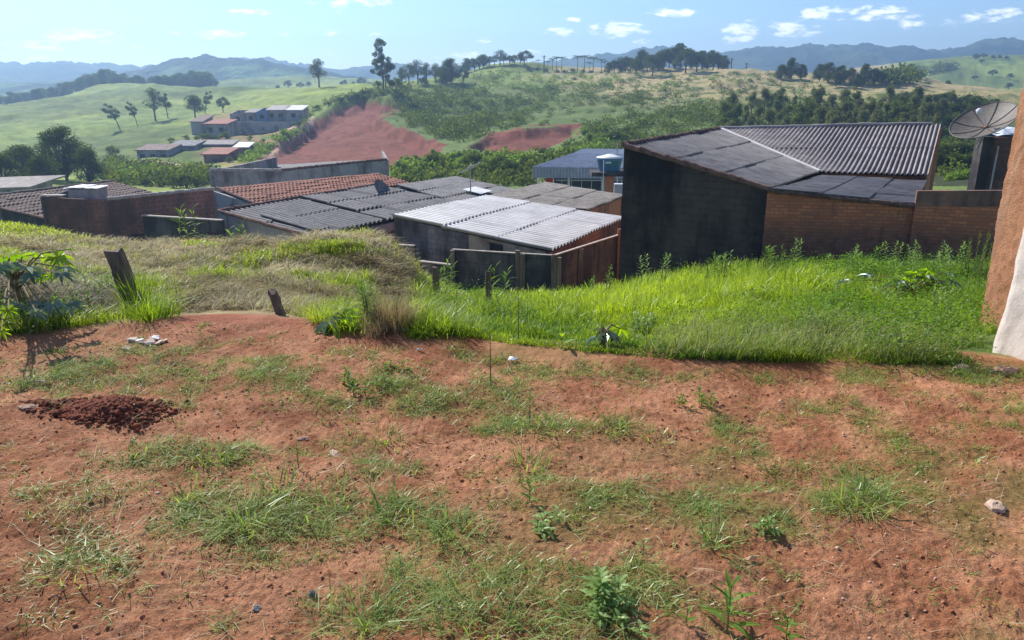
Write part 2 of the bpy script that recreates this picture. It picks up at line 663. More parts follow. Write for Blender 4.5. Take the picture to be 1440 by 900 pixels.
def height(x, y, detail=True):
    x, y = np.asarray(x, float).ravel(), np.asarray(y, float).ravel()
    r = np.maximum(np.hypot(x, y), 1e-3)
    az = np.arctan2(x, y)
    lot = lot_relief(x, y) if detail else np.zeros_like(x)
    er = edge_r(np.clip(az, -1.4, 1.4))
    z = lot.copy()
    s = r - er
    m = (s > -.4)
    if m.any():
        t = tps_eval(np.clip(az[m], -1.35, 1.35), np.log(r[m]))
        zz = EYE + t * r[m]
        rm = r[m]
        xm, ym = x[m], y[m]
        if detail:
            zz += (fbm(xm, ym, .7, 4, 51) - .5) * .35 * sstep(0, 2, s[m]) * (1 - sstep(20, 40, rm))
            zz += (fbm(xm, ym, .04, 4, 61) - .5) * 5.5 * sstep(70, 190, rm)
            zz += (fbm(xm, ym, .4, 3, 71) - .5) * .6 * sstep(70, 160, rm)
        if detail:
            lf = (1 - sstep(-.12, -.07, az[m])) * sstep(.3, 1.2, s[m]) * (1 - sstep(14, 18, rm))
            zz += lf * ((fbm(xm, ym, 2.2, 3, 55) - .5) * .22 + (fbm(xm, ym, 6, 3, 56) - .5) * .09)
        # the cut bank and hummock of mown hay between the terrace and the green slope
        dx, dy = (xm - HUMP.x) / 1.0, (ym - HUMP.y) / 2.0
        dx = np.where(dx < 0, dx * .45, dx)
        zz += .38 * np.exp(-(dx * dx + dy * dy) ** 2.2)
        # the two red cuts dug into the hillside
        far = (rm > 85) & (rm < 230)
        if far.any():
            uu, vv = proj(xm[far], ym[far], zz[far])
            ju = uu + (fbm(xm[far], ym[far], .15, 3, 7) - .5) * 8
            cut = inpoly(ju, vv, RED_CUT) * sstep(0, 9, dist_poly(ju, vv, RED_CUT + RED_CUT[:1]))
            rim = np.exp(-(dist_poly(uu, vv, RED_RIM) / 12) ** 2)
            cut2 = inpoly(ju, vv, RED_CUT2) * sstep(0, 6, dist_poly(ju, vv, RED_CUT2 + RED_CUT2[:1]))
            zz[far] += -1.3 * cut - 1.3 * cut2 + 1.8 * rim * (1 - cut)
        k = sstep(-.15, .55, s[m])
        back = sstep(1.0, 1.35, np.abs(az[m]))
        zz = zz * (1 - back) + (-.02 * rm) * back
        z[m] = z[m] * (1 - k) + zz * k
    return z


def H1(x, y, detail=True):
    return float(height(np.array([x]), np.array([y]), detail)[0])


def G(u, v, near=1.6, far=900):
    """point of the ground seen at u, v (first hit along the ray)"""
    d = ray(u, v)
    ys = np.exp(np.linspace(math.log(near), math.log(far), 1400))
    k = ys / d.y
    h = height(d.x * k, ys)
    zz = EYE + d.z * k
    i = np.argmax(zz < h)
    if not (zz < h).any():
        i = len(ys) - 1
    return Vector((d.x * k[i], ys[i], h[i]))


def Gmany(u, v, near=1.6, far=900, n=500):
    u, v = np.asarray(u, float), np.asarray(v, float)
    out = []
    ys = np.exp(np.linspace(math.log(near), math.log(far), n))
    for i in range(0, len(u), 400):
        a, b = (u[i:i + 400] - 720) / F, (450 - v[i:i + 400]) / F
        dy, dz = CP + b * SP, -SP + b * CP
        k = ys[None] / dy[:, None]
        X, Y, Z = a[:, None] * k, np.repeat(ys[None], len(a), 0), EYE + dz[:, None] * k
        h = height(X.ravel(), Y.ravel()).reshape(X.shape)
        hit = Z < h
        j = np.where(hit.any(1), hit.argmax(1), n - 1)
        ii = np.arange(len(a))
        out.append(np.c_[X[ii, j], Y[ii, j], h[ii, j]])
    return np.concatenate(out)


ROADS = [[(200, 226), (245, 232), (275, 236)], [(440, 166), (425, 186), (405, 196), (385, 214), (370, 232)], [(400, 180), (430, 181), (440, 172)],
         [(385, 180), (345, 182)]]
GREEN_PATCH = [  # the thin grass cover of the lot: u, v, ru, rv, strength
    (250, 510, 300, 26, 1.0), (560, 545, 260, 34, .8), (800, 580, 150, 24, .9), (60, 500, 120, 16, .7), (1000, 590, 160, 40, .6), (1150, 640, 200, 60, .6), (1200, 690, 110, 50, .9),
    (400, 640, 50, 14, .6), (300, 640, 160, 18, .9), (380, 735, 190, 60, .75), (120, 790, 130, 90, .7), (560, 640, 90, 40, .7), (740, 650, 80, 40, .9), (600, 740, 140, 50, .9),
    (800, 720, 110, 50, .7), (680, 840, 190, 70, .8), (500, 860, 120, 60, .8), (860, 850, 120, 60, .9), (1000, 740, 60, 50, .5), (1320, 590, 160, 50, .45), (150, 480, 120, 12, .5),
    (430, 545, 90, 16, .6), (520, 610, 80, 20, .7), (1080, 560, 200, 26, .45), (60, 700, 40, 30, .5), (1080, 730, 70, 30, .6), (500, 520, 60, 16, .7)]


def lot_green(x, y):
    u, v = proj(x, y, np.zeros_like(x))
    g = np.zeros_like(x)
    for (a, b, ru, rv, s) in GREEN_PATCH:
        d = ((u - a) / ru) ** 2 + ((v - b) / rv) ** 2
        g = np.maximum(g, s * np.exp(-d))
    er = edge_r(np.arctan2(x, y)) - np.hypot(x, y)
    g = np.maximum(g, .75 * np.exp(-(er / (.10 + .35 * fbm(x, y, 2.5, 3, 83))) ** 2) * (x > -.4))
    n = fbm(x, y, 1.6, 4, 81)
    n2 = fbm(x, y, 5.5, 3, 82)
    return np.clip(g * 1.0 + (n - .5) * .9 + (n2 - .5) * 1.6 - .26, 0, 1)


C_SOIL = np.array((.30, .120, .058))
C_SOIL2 = np.array((.45, .215, .115))
C_MOSS = np.array((.16, .13, .035))
C_MEADOW = np.array((.125, .185, .035))
C_MEADOW2 = np.array((.27, .32, .07))
C_HAY = np.array((.42, .33, .17))
C_RED = np.array((.20, .068, .042))
C_ROAD = np.array((.50, .34, .24))
C_DRY = np.array((.40, .31, .15))
C_SCRUB = np.array((.10, .15, .045))


def terrain_zones(x, y, z):
    """base colour of the ground by what it is made of, darkened where one bank lies in shade, plus zone weights"""
    r, az = np.hypot(x, y), np.arctan2(x, y)
    s = r - edge_r(np.clip(az, -1.4, 1.4))
    u, v = proj(x, y, z)
    n1, n2, n3 = fbm(x, y, 2.2, 5, 91), fbm(x, y, 9, 4, 92), fbm(x, y, .5, 4, 93)
    lot = C_SOIL + (C_SOIL2 - C_SOIL) * sstep(.35, .65, n1 * .5 + n2 * .5)[:, None]
    lot = lot * (.82 + .36 * n3)[:, None]
    pinkish = sstep(495, 440, v) * .5
    lot = lot * (1 - pinkish)[:, None] + np.array((.38, .135, .09)) * pinkish[:, None]
    g = lot_green(x, y)
    moss = np.clip(sstep(560, 900, u) * sstep(560, 700, v) * sstep(.5, .62, n3 * .4 + n1 * .6) * .8 + g * .45, 0, .85)
    lot = lot * (1 - moss)[:, None] + C_MOSS * moss[:, None]
    # dug heap: darker damp earth
    cx, cy = ground_pt(150, 566)
    heap = np.exp(-(((x - cx) / .26) ** 2 + ((y - cy) / .2) ** 2))
    lot = lot * (1 - heap * .55)[:, None] + np.array((.24, .065, .035)) * (heap * .55)[:, None]
    # terraces
    fine = fbm(x, y, 6, 4, 95)
    hay = C_HAY * (.35 + .8 * fine)[:, None]
    leftness = 1 - sstep(-.13, -.08, az)
    grs = np.array((.10, .15, .035)) * (.6 + .8 * fine)[:, None]
    terr = grs * (1 - leftness)[:, None] + hay * leftness[:, None]
    # far country
    f1, f2, f3 = fbm(x, y, .03, 4, 101), fbm(x, y, .18, 5, 102), fbm(x, y, .8, 4, 103)
    mead = C_MEADOW + (C_MEADOW2 - C_MEADOW) * sstep(.3, .7, f1 * .4 + f2 * .3 + f3 * .3)[:, None]
    mead *= (.7 + .6 * f2)[:, None]
    mead *= (1 - .30 * sstep(.5, .62, fbm(x, y, .012, 3, 107)))[:, None]
    # terracettes: trampled cattle paths along the slope
    ln = np.abs(((z + f2 * 1.2) * .55) % 1 - .5)
    mead *= (1 - .35 * sstep(.38, .5, ln) * sstep(.45, .6, f2))[:, None]
    hill = sstep(500, 560, u) * (1 - sstep(1230, 1290, u) * sstep(300, 330, r))
    drym = sstep(.47, .62, f2 * .5 + f3 * .2 + .3 * sstep(620, 900, u) * sstep(200, 105, v)) * sstep(620, 780, u)
    scr = sstep(.42, .56, f2 * .45 + f3 * .35 + .18 * sstep(110, 190, v))
    hc = mead * (1 - drym)[:, None] + C_DRY * (.7 + .6 * f3)[:, None] * drym[:, None]
    hc = hc * (1 - scr * .75)[:, None] + C_SCRUB * (scr * .75)[:, None]
    far = mead * (1 - hill)[:, None] + hc * hill[:, None]
    bank_shade = inpoly(u + (f3 - .5) * 16, v, [(1285, 150), (1325, 137), (1400, 146), (1420, 262), (1312, 262), (1296, 200)]) & (r < 170)
    far = np.where(bank_shade[:, None], np.array((.045, .055, .022)) * (.6 + .8 * f3)[:, None], far)  # dark vegetation tone that also paints the bank's shade into the ground
    ju, jv = u + (f3 - .5) * 22, v + (f2 - .5) * 12
    inr = (r > 60) & (r < 250)
    red = (inpoly(ju, jv, RED_CUT) | inpoly(ju, jv, RED_CUT2)) & inr
    rill = np.abs(((z + f3 * .8) * .9) % 1 - .5)
    redc = C_RED * ((.7 + .6 * f3) * (1 - .3 * sstep(.38, .5, rill)))[:, None]
    far = np.where(red[:, None], redc, far)
    rd = np.full(len(x), 1e9)
    for L in ROADS:
        rd = np.minimum(rd, dist_poly(u, v, L))
    road = sstep(3.2, 1.8, rd) * inr
    far = far * (1 - road)[:, None] + (C_ROAD * (1 - .35 * (u > 360))[:, None]) * road[:, None] if False else far * (1 - road)[:, None] + C_ROAD * road[:, None]
    vill = np.clip(sstep(60, 30, np.hypot((u - 340) / 1.4, (v - 196) * 1.2)), 0, 1) * inr * sstep(.35, .6, f3)
    vc = np.array((.34, .17, .11))
    far = far * (1 - vill)[:, None] + vc * vill[:, None]
    k = sstep(26, 34, r)[:, None]
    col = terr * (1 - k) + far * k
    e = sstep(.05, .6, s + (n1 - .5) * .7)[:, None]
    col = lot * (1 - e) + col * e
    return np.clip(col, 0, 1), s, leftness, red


GRID = {}


def Hq(x, y):
    """height read back from the ground sheet itself"""
    x, y = np.asarray(x, float), np.asarray(y, float)
    a = np.interp(np.arctan2(x, y), GRID['az'], np.arange(len(GRID['az'])))
    l = np.interp(np.log(np.hypot(x, y) + 1e-6), GRID['lr'], np.arange(len(GRID['lr'])))
    z = GRID['z']
    i = np.clip(a.astype(int), 0, z.shape[1] - 2)
    j = np.clip(l.astype(int), 0, z.shape[0] - 2)
    fa, fl = a - i, l - j
    return (z[j, i] * (1 - fa) + z[j, i + 1] * fa) * (1 - fl) + (z[j + 1, i] * (1 - fa) + z[j + 1, i + 1] * fa) * fl


def build_ground():
    fine = np.radians(np.linspace(-43, 43, 1000))
    rest = np.radians(np.r_[np.linspace(-180, -44, 70), np.linspace(44, 180, 70)[:-1]])
    az = np.sort(np.r_[fine, rest])
    r = np.r_[np.exp(np.linspace(math.log(.3), math.log(1.7), 14))[:-1], np.exp(np.linspace(math.log(1.7), math.log(7), 420))[:-1],
              np.exp(np.linspace(math.log(7), math.log(40), 150))[:-1], np.exp(np.linspace(math.log(40), math.log(500), 300))[:-1],
              np.exp(np.linspace(math.log(500), math.log(1500), 40))]
    A, R = np.meshgrid(az, r)
    x, y = (np.sin(A) * R).ravel(), (np.cos(A) * R).ravel()
    z = height(x, y)
    GRID.update(az=az, lr=np.log(r), z=z.reshape(len(r), len(az)))
    na, nr = len(az), len(r)
    idx = np.arange(na * nr).reshape(nr, na)
    nxt = np.roll(idx, -1, 1)
    q = np.stack([idx[:-1], nxt[:-1], nxt[1:], idx[1:]], -1).reshape(-1, 4)
    c = np.array([[0, 0, float(z[:na].mean())]])
    v = np.concatenate([np.c_[x, y, z], c])
    tri = np.c_[nxt[0], idx[0], np.full(na, na * nr)]
    me = make_mesh('ground', v, [q[:, ::-1], tri], None, True)
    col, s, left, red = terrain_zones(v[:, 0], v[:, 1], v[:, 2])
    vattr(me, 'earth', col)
    vattr(me, 'lot', sstep(.3, -.2, s))
    m, nt = new_mat('ground_earth_and_pasture')
    at = N(nt, 'ShaderNodeAttribute', attribute_name='earth')
    lt = N(nt, 'ShaderNodeAttribute', attribute_name='lot')
    n1 = noise(nt, 28, 6, .75)
    n2 = noise(nt, 130, 4, .7)
    n3 = noise(nt, 2.2, 6, .7)
    k = math_node(nt, 'MULTIPLY', rr(nt, n1, .28, .72, .62, 1.3), rr(nt, n2, .32, .68, .68, 1.26))
    g = N(nt, 'ShaderNodeCombineColor')
    for i in range(3):
        nt.links.new(k, g.inputs[i])
    c = mixc(nt, lt.outputs['Fac'], at.outputs['Color'], mixc(nt, 1, at.outputs['Color'], g.outputs[0], 'MULTIPLY'))
    pale = rr(nt, n2, .58, .68)
    c = mixc(nt, math_node(nt, 'MULTIPLY', pale, math_node(nt, 'MULTIPLY', lt.outputs['Fac'], .38)), c, (.62, .34, .20))
    g3 = N(nt, 'ShaderNodeCombineColor')
    k3 = rr(nt, n3, .3, .7, .75, 1.22)
    for i in range(3):
        nt.links.new(k3, g3.inputs[i])
    c = mixc(nt, 1, c, g3.outputs[0], 'MULTIPLY')
    h = math_node(nt, 'ADD', n1, math_node(nt, 'MULTIPLY', n2, .45))
    principled(nt, c, .95, .12, h, .85, .02)
    me.materials.append(m)
    o = link('ground', me)
    tag(o, 'ground of the red earth lot, the terraces below it, the valley and the green hills', kind='structure')


build_ground()
height_exact = height


def height(x, y, detail=True):
    return Hq(np.asarray(x, float).ravel(), np.asarray(y, float).ravel())


def mountains(name, pix, Y0, Y1, depth_noise, col, seed, label, base_v=118):
    """a range standing between Y0 and Y1 with the given skyline"""
    us = np.array([p[0] for p in pix], float)
    vs = np.array([p[1] for p in pix], float)
    na, nd = 520, 60
    A = np.linspace(us[0], us[-1], na)
    D = np.linspace(0, 1, nd)
    aa, dd = np.meshgrid(A, D)
    Yc = (Y0 + Y1) / 2
    Y = Y0 + (Y1 - Y0) * dd
    b = (450 - np.interp(aa, us, vs)) / F
    x = (aa - 720) / F / (CP + 0.3 * SP) * Y
    top = EYE + (-SP + b * CP) / (CP + b * SP) * Yc
    prof = np.sin(np.clip(dd * 1.0, 0, 1) * math.pi) ** .8
    spur = fbm(x, Y, 6 / Y0, 5, seed)
    z0 = -12.0
    z = z0 + (top - z0) * prof * (1 - .55 * (1 - prof) * spur * 1.6)
    z += (fbm(x, Y, 60 / Y0, 3, seed + 9) - .5) * depth_noise * prof
    v = np.c_[x.ravel(), Y.ravel(), z.ravel()]
    idx = np.arange(na * nd).reshape(nd, na)
    q = np.stack([idx[:-1, :-1], idx[:-1, 1:], idx[1:, 1:], idx[1:, :-1]], -1).reshape(-1, 4)
    me = make_mesh(name, v, q, None, True)
    f = fbm(v[:, 0], v[:, 1], 12 / Y0, 5, seed + 3)
    c = np.array(col[0]) + (np.array(col[1]) - np.array(col[0])) * sstep(.45, .6, f)[:, None]
    vattr(me, 'earth', c)
    me.materials.append(MAT['mountain_woods'])
    tag(link(name, me), label, kind='structure')


m, nt_ = new_mat('mountain_woods')
at = N(nt_, 'ShaderNodeAttribute', attribute_name='earth')
nn_ = noise(nt_, .03, 6, .7)
principled(nt_, at.outputs['Color'], .95, .1, nn_, 1, 12)

mountains('mountains', [(-500, 88), (-300, 84), (-120, 92), (0, 91), (50, 91), (100, 88), (150, 92), (200, 95), (260, 92), (330, 85), (370, 84), (400, 87), (440, 96), (480, 99), (520, 96), (560, 92), (590, 96), (640, 99),
          (700, 92), (760, 90), (820, 82), (860, 77), (900, 70), (930, 69), (960, 74), (990, 80), (1020, 75), (1060, 68), (1100, 68), (1130, 65), (1160, 67), (1200, 64), (1240, 66), (1275, 67), (1300, 72),
          (1330, 71), (1350, 66), (1375, 59), (1400, 56), (1420, 58), (1440, 61), (1600, 52), (1800, 66), (1900, 76)], 950, 1560, 16,
          [(.035, .06, .03), (.07, .10, .04)], 3, 'blue wooded mountains along the horizon')
mountains('far_hill', [(-300, 112), (0, 118), (120, 116), (180, 104), (220, 93), (250, 85), (290, 80), (320, 82), (360, 84), (400, 90), (440, 98), (490, 108), (560, 116)], 640, 900, 7,
          [(.03, .055, .025), (.12, .19, .06)], 17, 'dark wooded hill in front of the mountains on the left')

# ------------------------------------------------------------------ building materials
M_FIBRE = simple('fibre_cement_grey', (.13, .125, .13), (.26, .25, .25), 1.6, .85, .3, .3)
M_FIBRE_DARK = simple('fibre_cement_dark', (.11, .104, .11), (.23, .22, .222), 1.8, .8, .35, .3)
M_FIBRE_LIGHT = simple('fibre_cement_light', (.50, .48, .46), (.70, .69, .67), 1.1, .5, .5, .15)
M_FIBRE_BROWN = simple('fibre_cement_lichen', (.22, .19, .16), (.40, .36, .32), 2.2, .9, .3, .3)
M_FIBRE_RIB = simple('fibre_cement_weathered', (.26, .22, .21), (.44, .39, .37), 1.3, .8, .35, .2)
M_ZINC = simple('zinc_sheet', (.40, .40, .43), (.55, .55, .58), 2, .5, .5, .1, metal=.2)
M_TILE = simple('clay_tile_red', (.22, .085, .055), (.42, .17, .11), 2.6, .85, .3, .4)
M_TILE_OLD = simple('clay_tile_old', (.13, .095, .08), (.30, .21, .17), 2.2, .9, .3, .4)
M_TILE_EDGE = simple('clay_tile_edge', (.10, .055, .045), (.24, .14, .11), 6, .9, .2, .5)
M_CEMENT = stained('cement_render', (.30, .29, .29), (.40, .38, .37), (.12, .11, .11), .5, .45)
M_CEMENT_D = stained('cement_dark', (.12, .11, .105), (.19, .17, .16), (.045, .042, .045), .6, .8)
M_BLOCK = stained('block_wall_grey', (.19, .17, .16), (.28, .25, .24), (.06, .055, .055), .5, .7, brick=(.4, .2, .018, (.22, .19, .18), (.29, .26, .25), (.13, .12, .12)))
M_TAN = stained('tan_render', (.36, .27, .19), (.46, .36, .27), (.16, .11, .08), .8, .4)
M_BRICKO = stained('brick_orange', (.55, .22, .10), (.45, .17, .09), (.15, .08, .06), .5, .35, brick=(.30, .2, .016, (.60, .25, .12), (.48, .19, .10), (.28, .20, .16)))
M_BRICKR = stained('brick_red_stained', (.26, .11, .075), (.30, .14, .10), (.10, .065, .06), .45, .62, brick=(.30, .2, .018, (.30, .12, .08), (.22, .095, .07), (.34, .28, .25)))
M_DARK = simple('opening_dark', (.012, .012, .014), (.02, .02, .022), 3, .5, .3, 0)
M_WOOD = simple('old_wood', (.10, .075, .055), (.26, .20, .155), 9, .9, .2, .6, stretch=(1, 1, .15))
M_WHITE = simple('white_paint', (.70, .70, .68), (.80, .80, .78), 3, .6, .4, .05)
M_PALE = stained('pale_render', (.30, .27, .25), (.42, .38, .35), (.14, .12, .11), .5, .5)
M_PALEBLUE = simple('blue_render', (.11, .19, .32), (.16, .25, .38), 2, .8, .2, .1)
M_TANK = simple('blue_tank', (.035, .16, .30), (.05, .21, .37), 2, .4, .5, .02)
M_TARP = simple('tarpaulin', (.45, .52, .60), (.72, .76, .80), 5, .5, .5, .6)
M_STEEL = simple('galvanised_steel', (.34, .34, .34), (.50, .50, .50), 8, .45, .5, .1, metal=.6)
M_RUST = simple('rusty_steel', (.20, .08, .045), (.30, .14, .08), 9, .8, .3, .3)
M_DISH = simple('dish_mesh', (.10, .085, .072), (.15, .13, .11), 6, .6, .4, .2)
M_RED = simple('red_cloth', (.45, .03, .03), (.55, .06, .05), 3, .8, .2, .1)
M_COPING = simple('mortar_coping', (.30, .25, .22), (.52, .46, .41), 5, .9, .2, .4)


def mould_wall(name, brickc, top_z, lo_z):
    """brick wall whose foot is black with mould and old render up to an uneven line"""
    m, nt = new_mat(name)
    tc = N(nt, 'ShaderNodeTexCoord')
    bt = N(nt, 'ShaderNodeTexBrick')
    bt.inputs['Scale'].default_value = 1
    bt.inputs['Brick Width'].default_value = .24
    bt.inputs['Row Height'].default_value = .095
    bt.inputs['Mortar Size'].default_value = .012
    bt.inputs['Mortar Smooth'].default_value = .4
    for k, c in (('Color1', brickc[0]), ('Color2', brickc[1]), ('Mortar', brickc[2])):
        bt.inputs[k].default_value = (*c, 1)
    nt.links.new(tc.outputs['UV'], bt.inputs[0])
    n1 = noise(nt, 5, 6, .7)
    n2 = noise(nt, .8, 6, .7)
    n3 = noise(nt, 2.5, 6, .7, stretch=(1, 1, .2))
    sp = N(nt, 'ShaderNodeSeparateXYZ')
    g = N(nt, 'ShaderNodeNewGeometry')
    nt.links.new(g.outputs['Position'], sp.inputs[0])
    hgt = math_node(nt, 'ADD', sp.outputs[2], math_node(nt, 'MULTIPLY', math_node(nt, 'SUBTRACT', n2, .5), 1.1))
    hgt = math_node(nt, 'ADD', hgt, math_node(nt, 'MULTIPLY', math_node(nt, 'SUBTRACT', n3, .5), .8))
    lowm = rr(nt, hgt, top_z, lo_z)
    grey = mixc(nt, rr(nt, n1, .3, .7), (.15, .11, .09), (.27, .20, .16))
    grey = mixc(nt, .5, grey, mixc(nt, 1, grey, bt.outputs[0], 'OVERLAY'))
    c = mixc(nt, rr(nt, n1, .45, .8, 0, .5), bt.outputs[0], (.18, .11, .085))
    c = mixc(nt, lowm, c, grey)
    c = mixc(nt, rr(nt, n3, .56, .7, 0, .75), c, (.055, .045, .042))
    h = math_node(nt, 'SUBTRACT', n1, math_node(nt, 'MULTIPLY', bt.outputs[1], .9))
    principled(nt, c, .93, .15, h, .6, .02)
    return m


M_MOULD = mould_wall('brick_wall_mouldy_foot', ((.66, .23, .10), (.48, .155, .075), (.26, .16, .12)), -1.95, -2.6)
M_BLACKWALL = stained('black_mould_render', (.045, .035, .033), (.125, .095, .082), (.018, .014, .015), .38, .6, bstr=.5, brick=(.42, .2, .022, (.06, .046, .043), (.075, .06, .055), (.045, .036, .034)))


def roof(name, mat, parent, A, B, C, D, pitch=.177, amp=.025, rows=3, lap=.02, th=.02, seed=0, seg=7, along=None, warp=.02, sag=.0):
    """corrugated or tiled sheet roof: A-B upper edge, D-C lower edge, ribs run down the slope; each row laps over the one below"""
    A, B, C, D = Vector(A), Vector(B), Vector(C), Vector(D)
    rng = np.random.default_rng(seed + 100)
    nrm = (B - A).cross(D - A)
    if nrm.z < 0:
        nrm = -nrm
    nrm.normalize()
    rib = Vector(along).normalized() if along is not None else ((D - A) + (C - B)).normalized()
    acr = nrm.cross(rib).normalized()
    width = max(abs((B - A).dot(acr)), abs((C - D).dot(acr)))
    par = along is None
    ns = int(width / pitch * seg) + 1
    ntp = 3 if par else 24
    mb_v, mb_f, gr = [], [], []
    base = 0
    s = np.linspace(0, 1, ns)
    a, b, c, d, n = [np.array(list(q)) for q in (A, B, C, D, nrm)]
    nribs = width / pitch
    for r_ in range(rows):
        t = np.linspace(r_ / rows, (r_ + 1) / rows + (.012 if r_ < rows - 1 else 0), ntp)
        S, T = np.meshgrid(s, t)
        Pn = (a + (b - a) * S[..., None]) * (1 - T[..., None]) + (d + (c - d) * S[..., None]) * T[..., None]
        if par:
            ph = S * nribs
        else:
            ph = ((Pn - a) @ np.array(list(acr))) / pitch
        w = np.cos(ph * 2 * np.pi)
        tl = (T - r_ / rows) * rows
        # every sheet sits a little differently
        sheet = np.floor(ph / 6.0)
        js = hash2(sheet, np.full_like(sheet, r_), seed) - .5
        lift = amp * w + lap * tl + js * lap * 1.0 - sag * np.sin(S * np.pi)
        lift = lift + (fbm(S * width, T * 3, .8, 3, seed + 5) - .5) * warp * 2
        Q = Pn + n * lift[..., None]
        gr += [np.tile((.5 - .5 * w).ravel(), 2)]
        low = Q - n * th
        m = ns * ntp
        mb_v += [Q.reshape(-1, 3), low.reshape(-1, 3)]
        i = np.arange(m).reshape(ntp, ns) + base
        top = np.stack([i[:-1, :-1], i[:-1, 1:], i[1:, 1:], i[1:, :-1]], -1).reshape(-1, 4)
        bot = top[:, ::-1] + m
        e = []
        for line in (i[0], i[-1], i[:, 0], i[:, -1]):
            e.append(np.stack([line[:-1], line[1:], line[1:] + m, line[:-1] + m], -1))
        mb_f += [top, bot] + e
        base += 2 * m
    V = np.concatenate(mb_v)
    off = np.array(list(parent.location)) if parent else 0
    me = make_mesh(name, V - off, [np.concatenate(mb_f)], mat, False)
    vattr(me, 'trough', np.concatenate(gr))
    return link(name, me, parent)


def edge_tiles(name, parent, a, b, mat, size=.16, step=.3, seed=0):
    """row of half round tiles bedded along a rake or wall top"""
    a, b = Vector(a), Vector(b)
    mb = MB()
    n = max(2, int((b - a).length / step))
    rnd = random.Random(seed)
    d = (b - a) / n
    for i in range(n):
        p = a + d * i + Vector((0, 0, rnd.uniform(-.012, .02)))
        q = a + d * (i + 1.12) + Vector((0, 0, rnd.uniform(-.012, .02)))
        mb.tube([p, q], [size * .55 * rnd.uniform(.85, 1.15), size * .42], 7)
    return mb.build(name, mat, parent)


def gz(p):
    return H1(p[0], p[1], False)


def lower(p, d):
    return Vector((p[0], p[1], p[2] - d))


def wallseg(mb, a, b, depth_a, depth_b, th, away, drop=.06):
    """wall under a roof edge a-b reaching down to z=depth_a/b"""
    mb.wall(a, b, depth_a, depth_b, a[2] - drop, b[2] - drop, th, away)


# ---- the big house on the right
def house_right():
    L_, T_, M_, J_ = P(877, 205, 24), P(1012, 182, 33), P(1080, 267, 21.5), P(1152, 242, 27)
    R1, R2 = P(1323, 175, 33), P(1305, 246, 27.3)
    E1, E2 = P(1303, 256, 26.4), P(1287, 289, 20.9)
    t = thing('brick_house', (7, 24, -3.6), 'large brick house with black mouldy side wall and dark corrugated roofs', 'house')
    w = MB()
    cen = (9, 27)
    a, b = L_ + Vector((.02, .02, 0)), M_ + Vector((0, .04, 0))
    w.wall(a, b, -6.4, -4.6, a.z - .05, b.z - .05, .18, cen)
    w.build('side_wall', M_BLACKWALL, t)['label'] = 'black mould covered rendered side wall'
    w = MB()
    b2 = E2 + Vector((0, .05, 0))
    w.wall((b.x + .004, b.y), b2, -4.7, -4.3, b.z - .06, b2.z - .07, .18, cen)
    w.build('front_wall', M_MOULD, t)['label'] = 'orange brick wall with mouldy foot'
    w = MB()
    p1, p2 = P(1290, 268.5, 20.85), P(1410, 268, 20.2)
    w.wall(p1, p2, -4.3, -4.1, p1.z - .42, p2.z - .42, .17, cen)
    w.build('parapet_wall', M_MOULD, t)
    w = MB()
    w.wall(p1, p2, p1.z - .42, p2.z - .42, p1.z, p2.z, .15, cen)
    o = w.build('parapet_blocks', stained('dark_brick_parapet', (.22, .12, .09), (.28, .16, .12), (.07, .055, .05), .5, .4,
                                        brick=(.3, .15, .014, (.34, .16, .10), (.24, .12, .085), (.20, .15, .13))), t)
    w = MB()
    w.wall(P(1155, 243, 27.9), P(1300, 247, 27.8), -4.5, -4.5, P(1155, 243, 27.9).z, P(1300, 247, 27.8).z - .05, .16, (10, 33))
    w.wall(P(1303, 247, 27.6), P(1320, 178, 32.8), -4.5, -4.5, P(1303, 247, 27.6).z - .12, P(1320, 178, 32.8).z - .15, .16, (8, 30))
    w.wall(L_ + Vector((.05, .15, 0)), T_, -6, -5, L_.z - .1, T_.z - .1, .16, cen)
    w.wall(T_, R1, -5, -5, T_.z - .15, R1.z - .15, .16, cen)
    w.build('rear_wall', M_BRICKO, t)
    roof('side_roof', M_FIBRE_DARK, t, L_, T_, J_, M_, .25, .045, 3, .035, seed=1)
    R0 = T_
    roof('main_roof', M_FIBRE_RIB, t, R0 + Vector((0, 0, .02)), R1, R2, J_ + Vector((.1, .05, 0)), .16, .045, 2, .02, seed=2, seg=8, along=(R2 - R1))
    roof('lean_to_roof', M_FIBRE_DARK, t, M_ + Vector((.06, -.06, .0)), J_ + Vector((.05, -.1, -.12)), E1, E2, .25, .045, 3, .03, seed=3)
    f = MB()
    f.bar(T_ + Vector((0, 0, .07)), J_ + Vector((0, 0, .05)), .16, .05)
    f.build('flashing', simple('flashing_mortar', (.5, .47, .45), (.62, .58, .56), 5, .8, .2, .3), t)
    edge_tiles('rake_tiles', t, L_ + Vector((0, 0, .03)), M_ + Vector((0, 0, .03)), M_TILE_EDGE, .17, .27, 4)
    edge_tiles('rake_tiles', t, L_ + Vector((0, 0, .03)), T_ + Vector((0, 0, .03)), M_TILE_EDGE, .17, .30, 5)
    edge_tiles('eave_tiles', t, M_ + Vector((0, 0, -.02)), E2 + Vector((0, 0, -.02)), M_TILE_EDGE, .13, .2, 6)
    edge_tiles('ridge_cap', t, T_ + Vector((0, 0, .05)), P(1306, 175.5, 33) + Vector((0, 0, .05)), M_FIBRE_RIB, .16, .95, 7)


house_right()


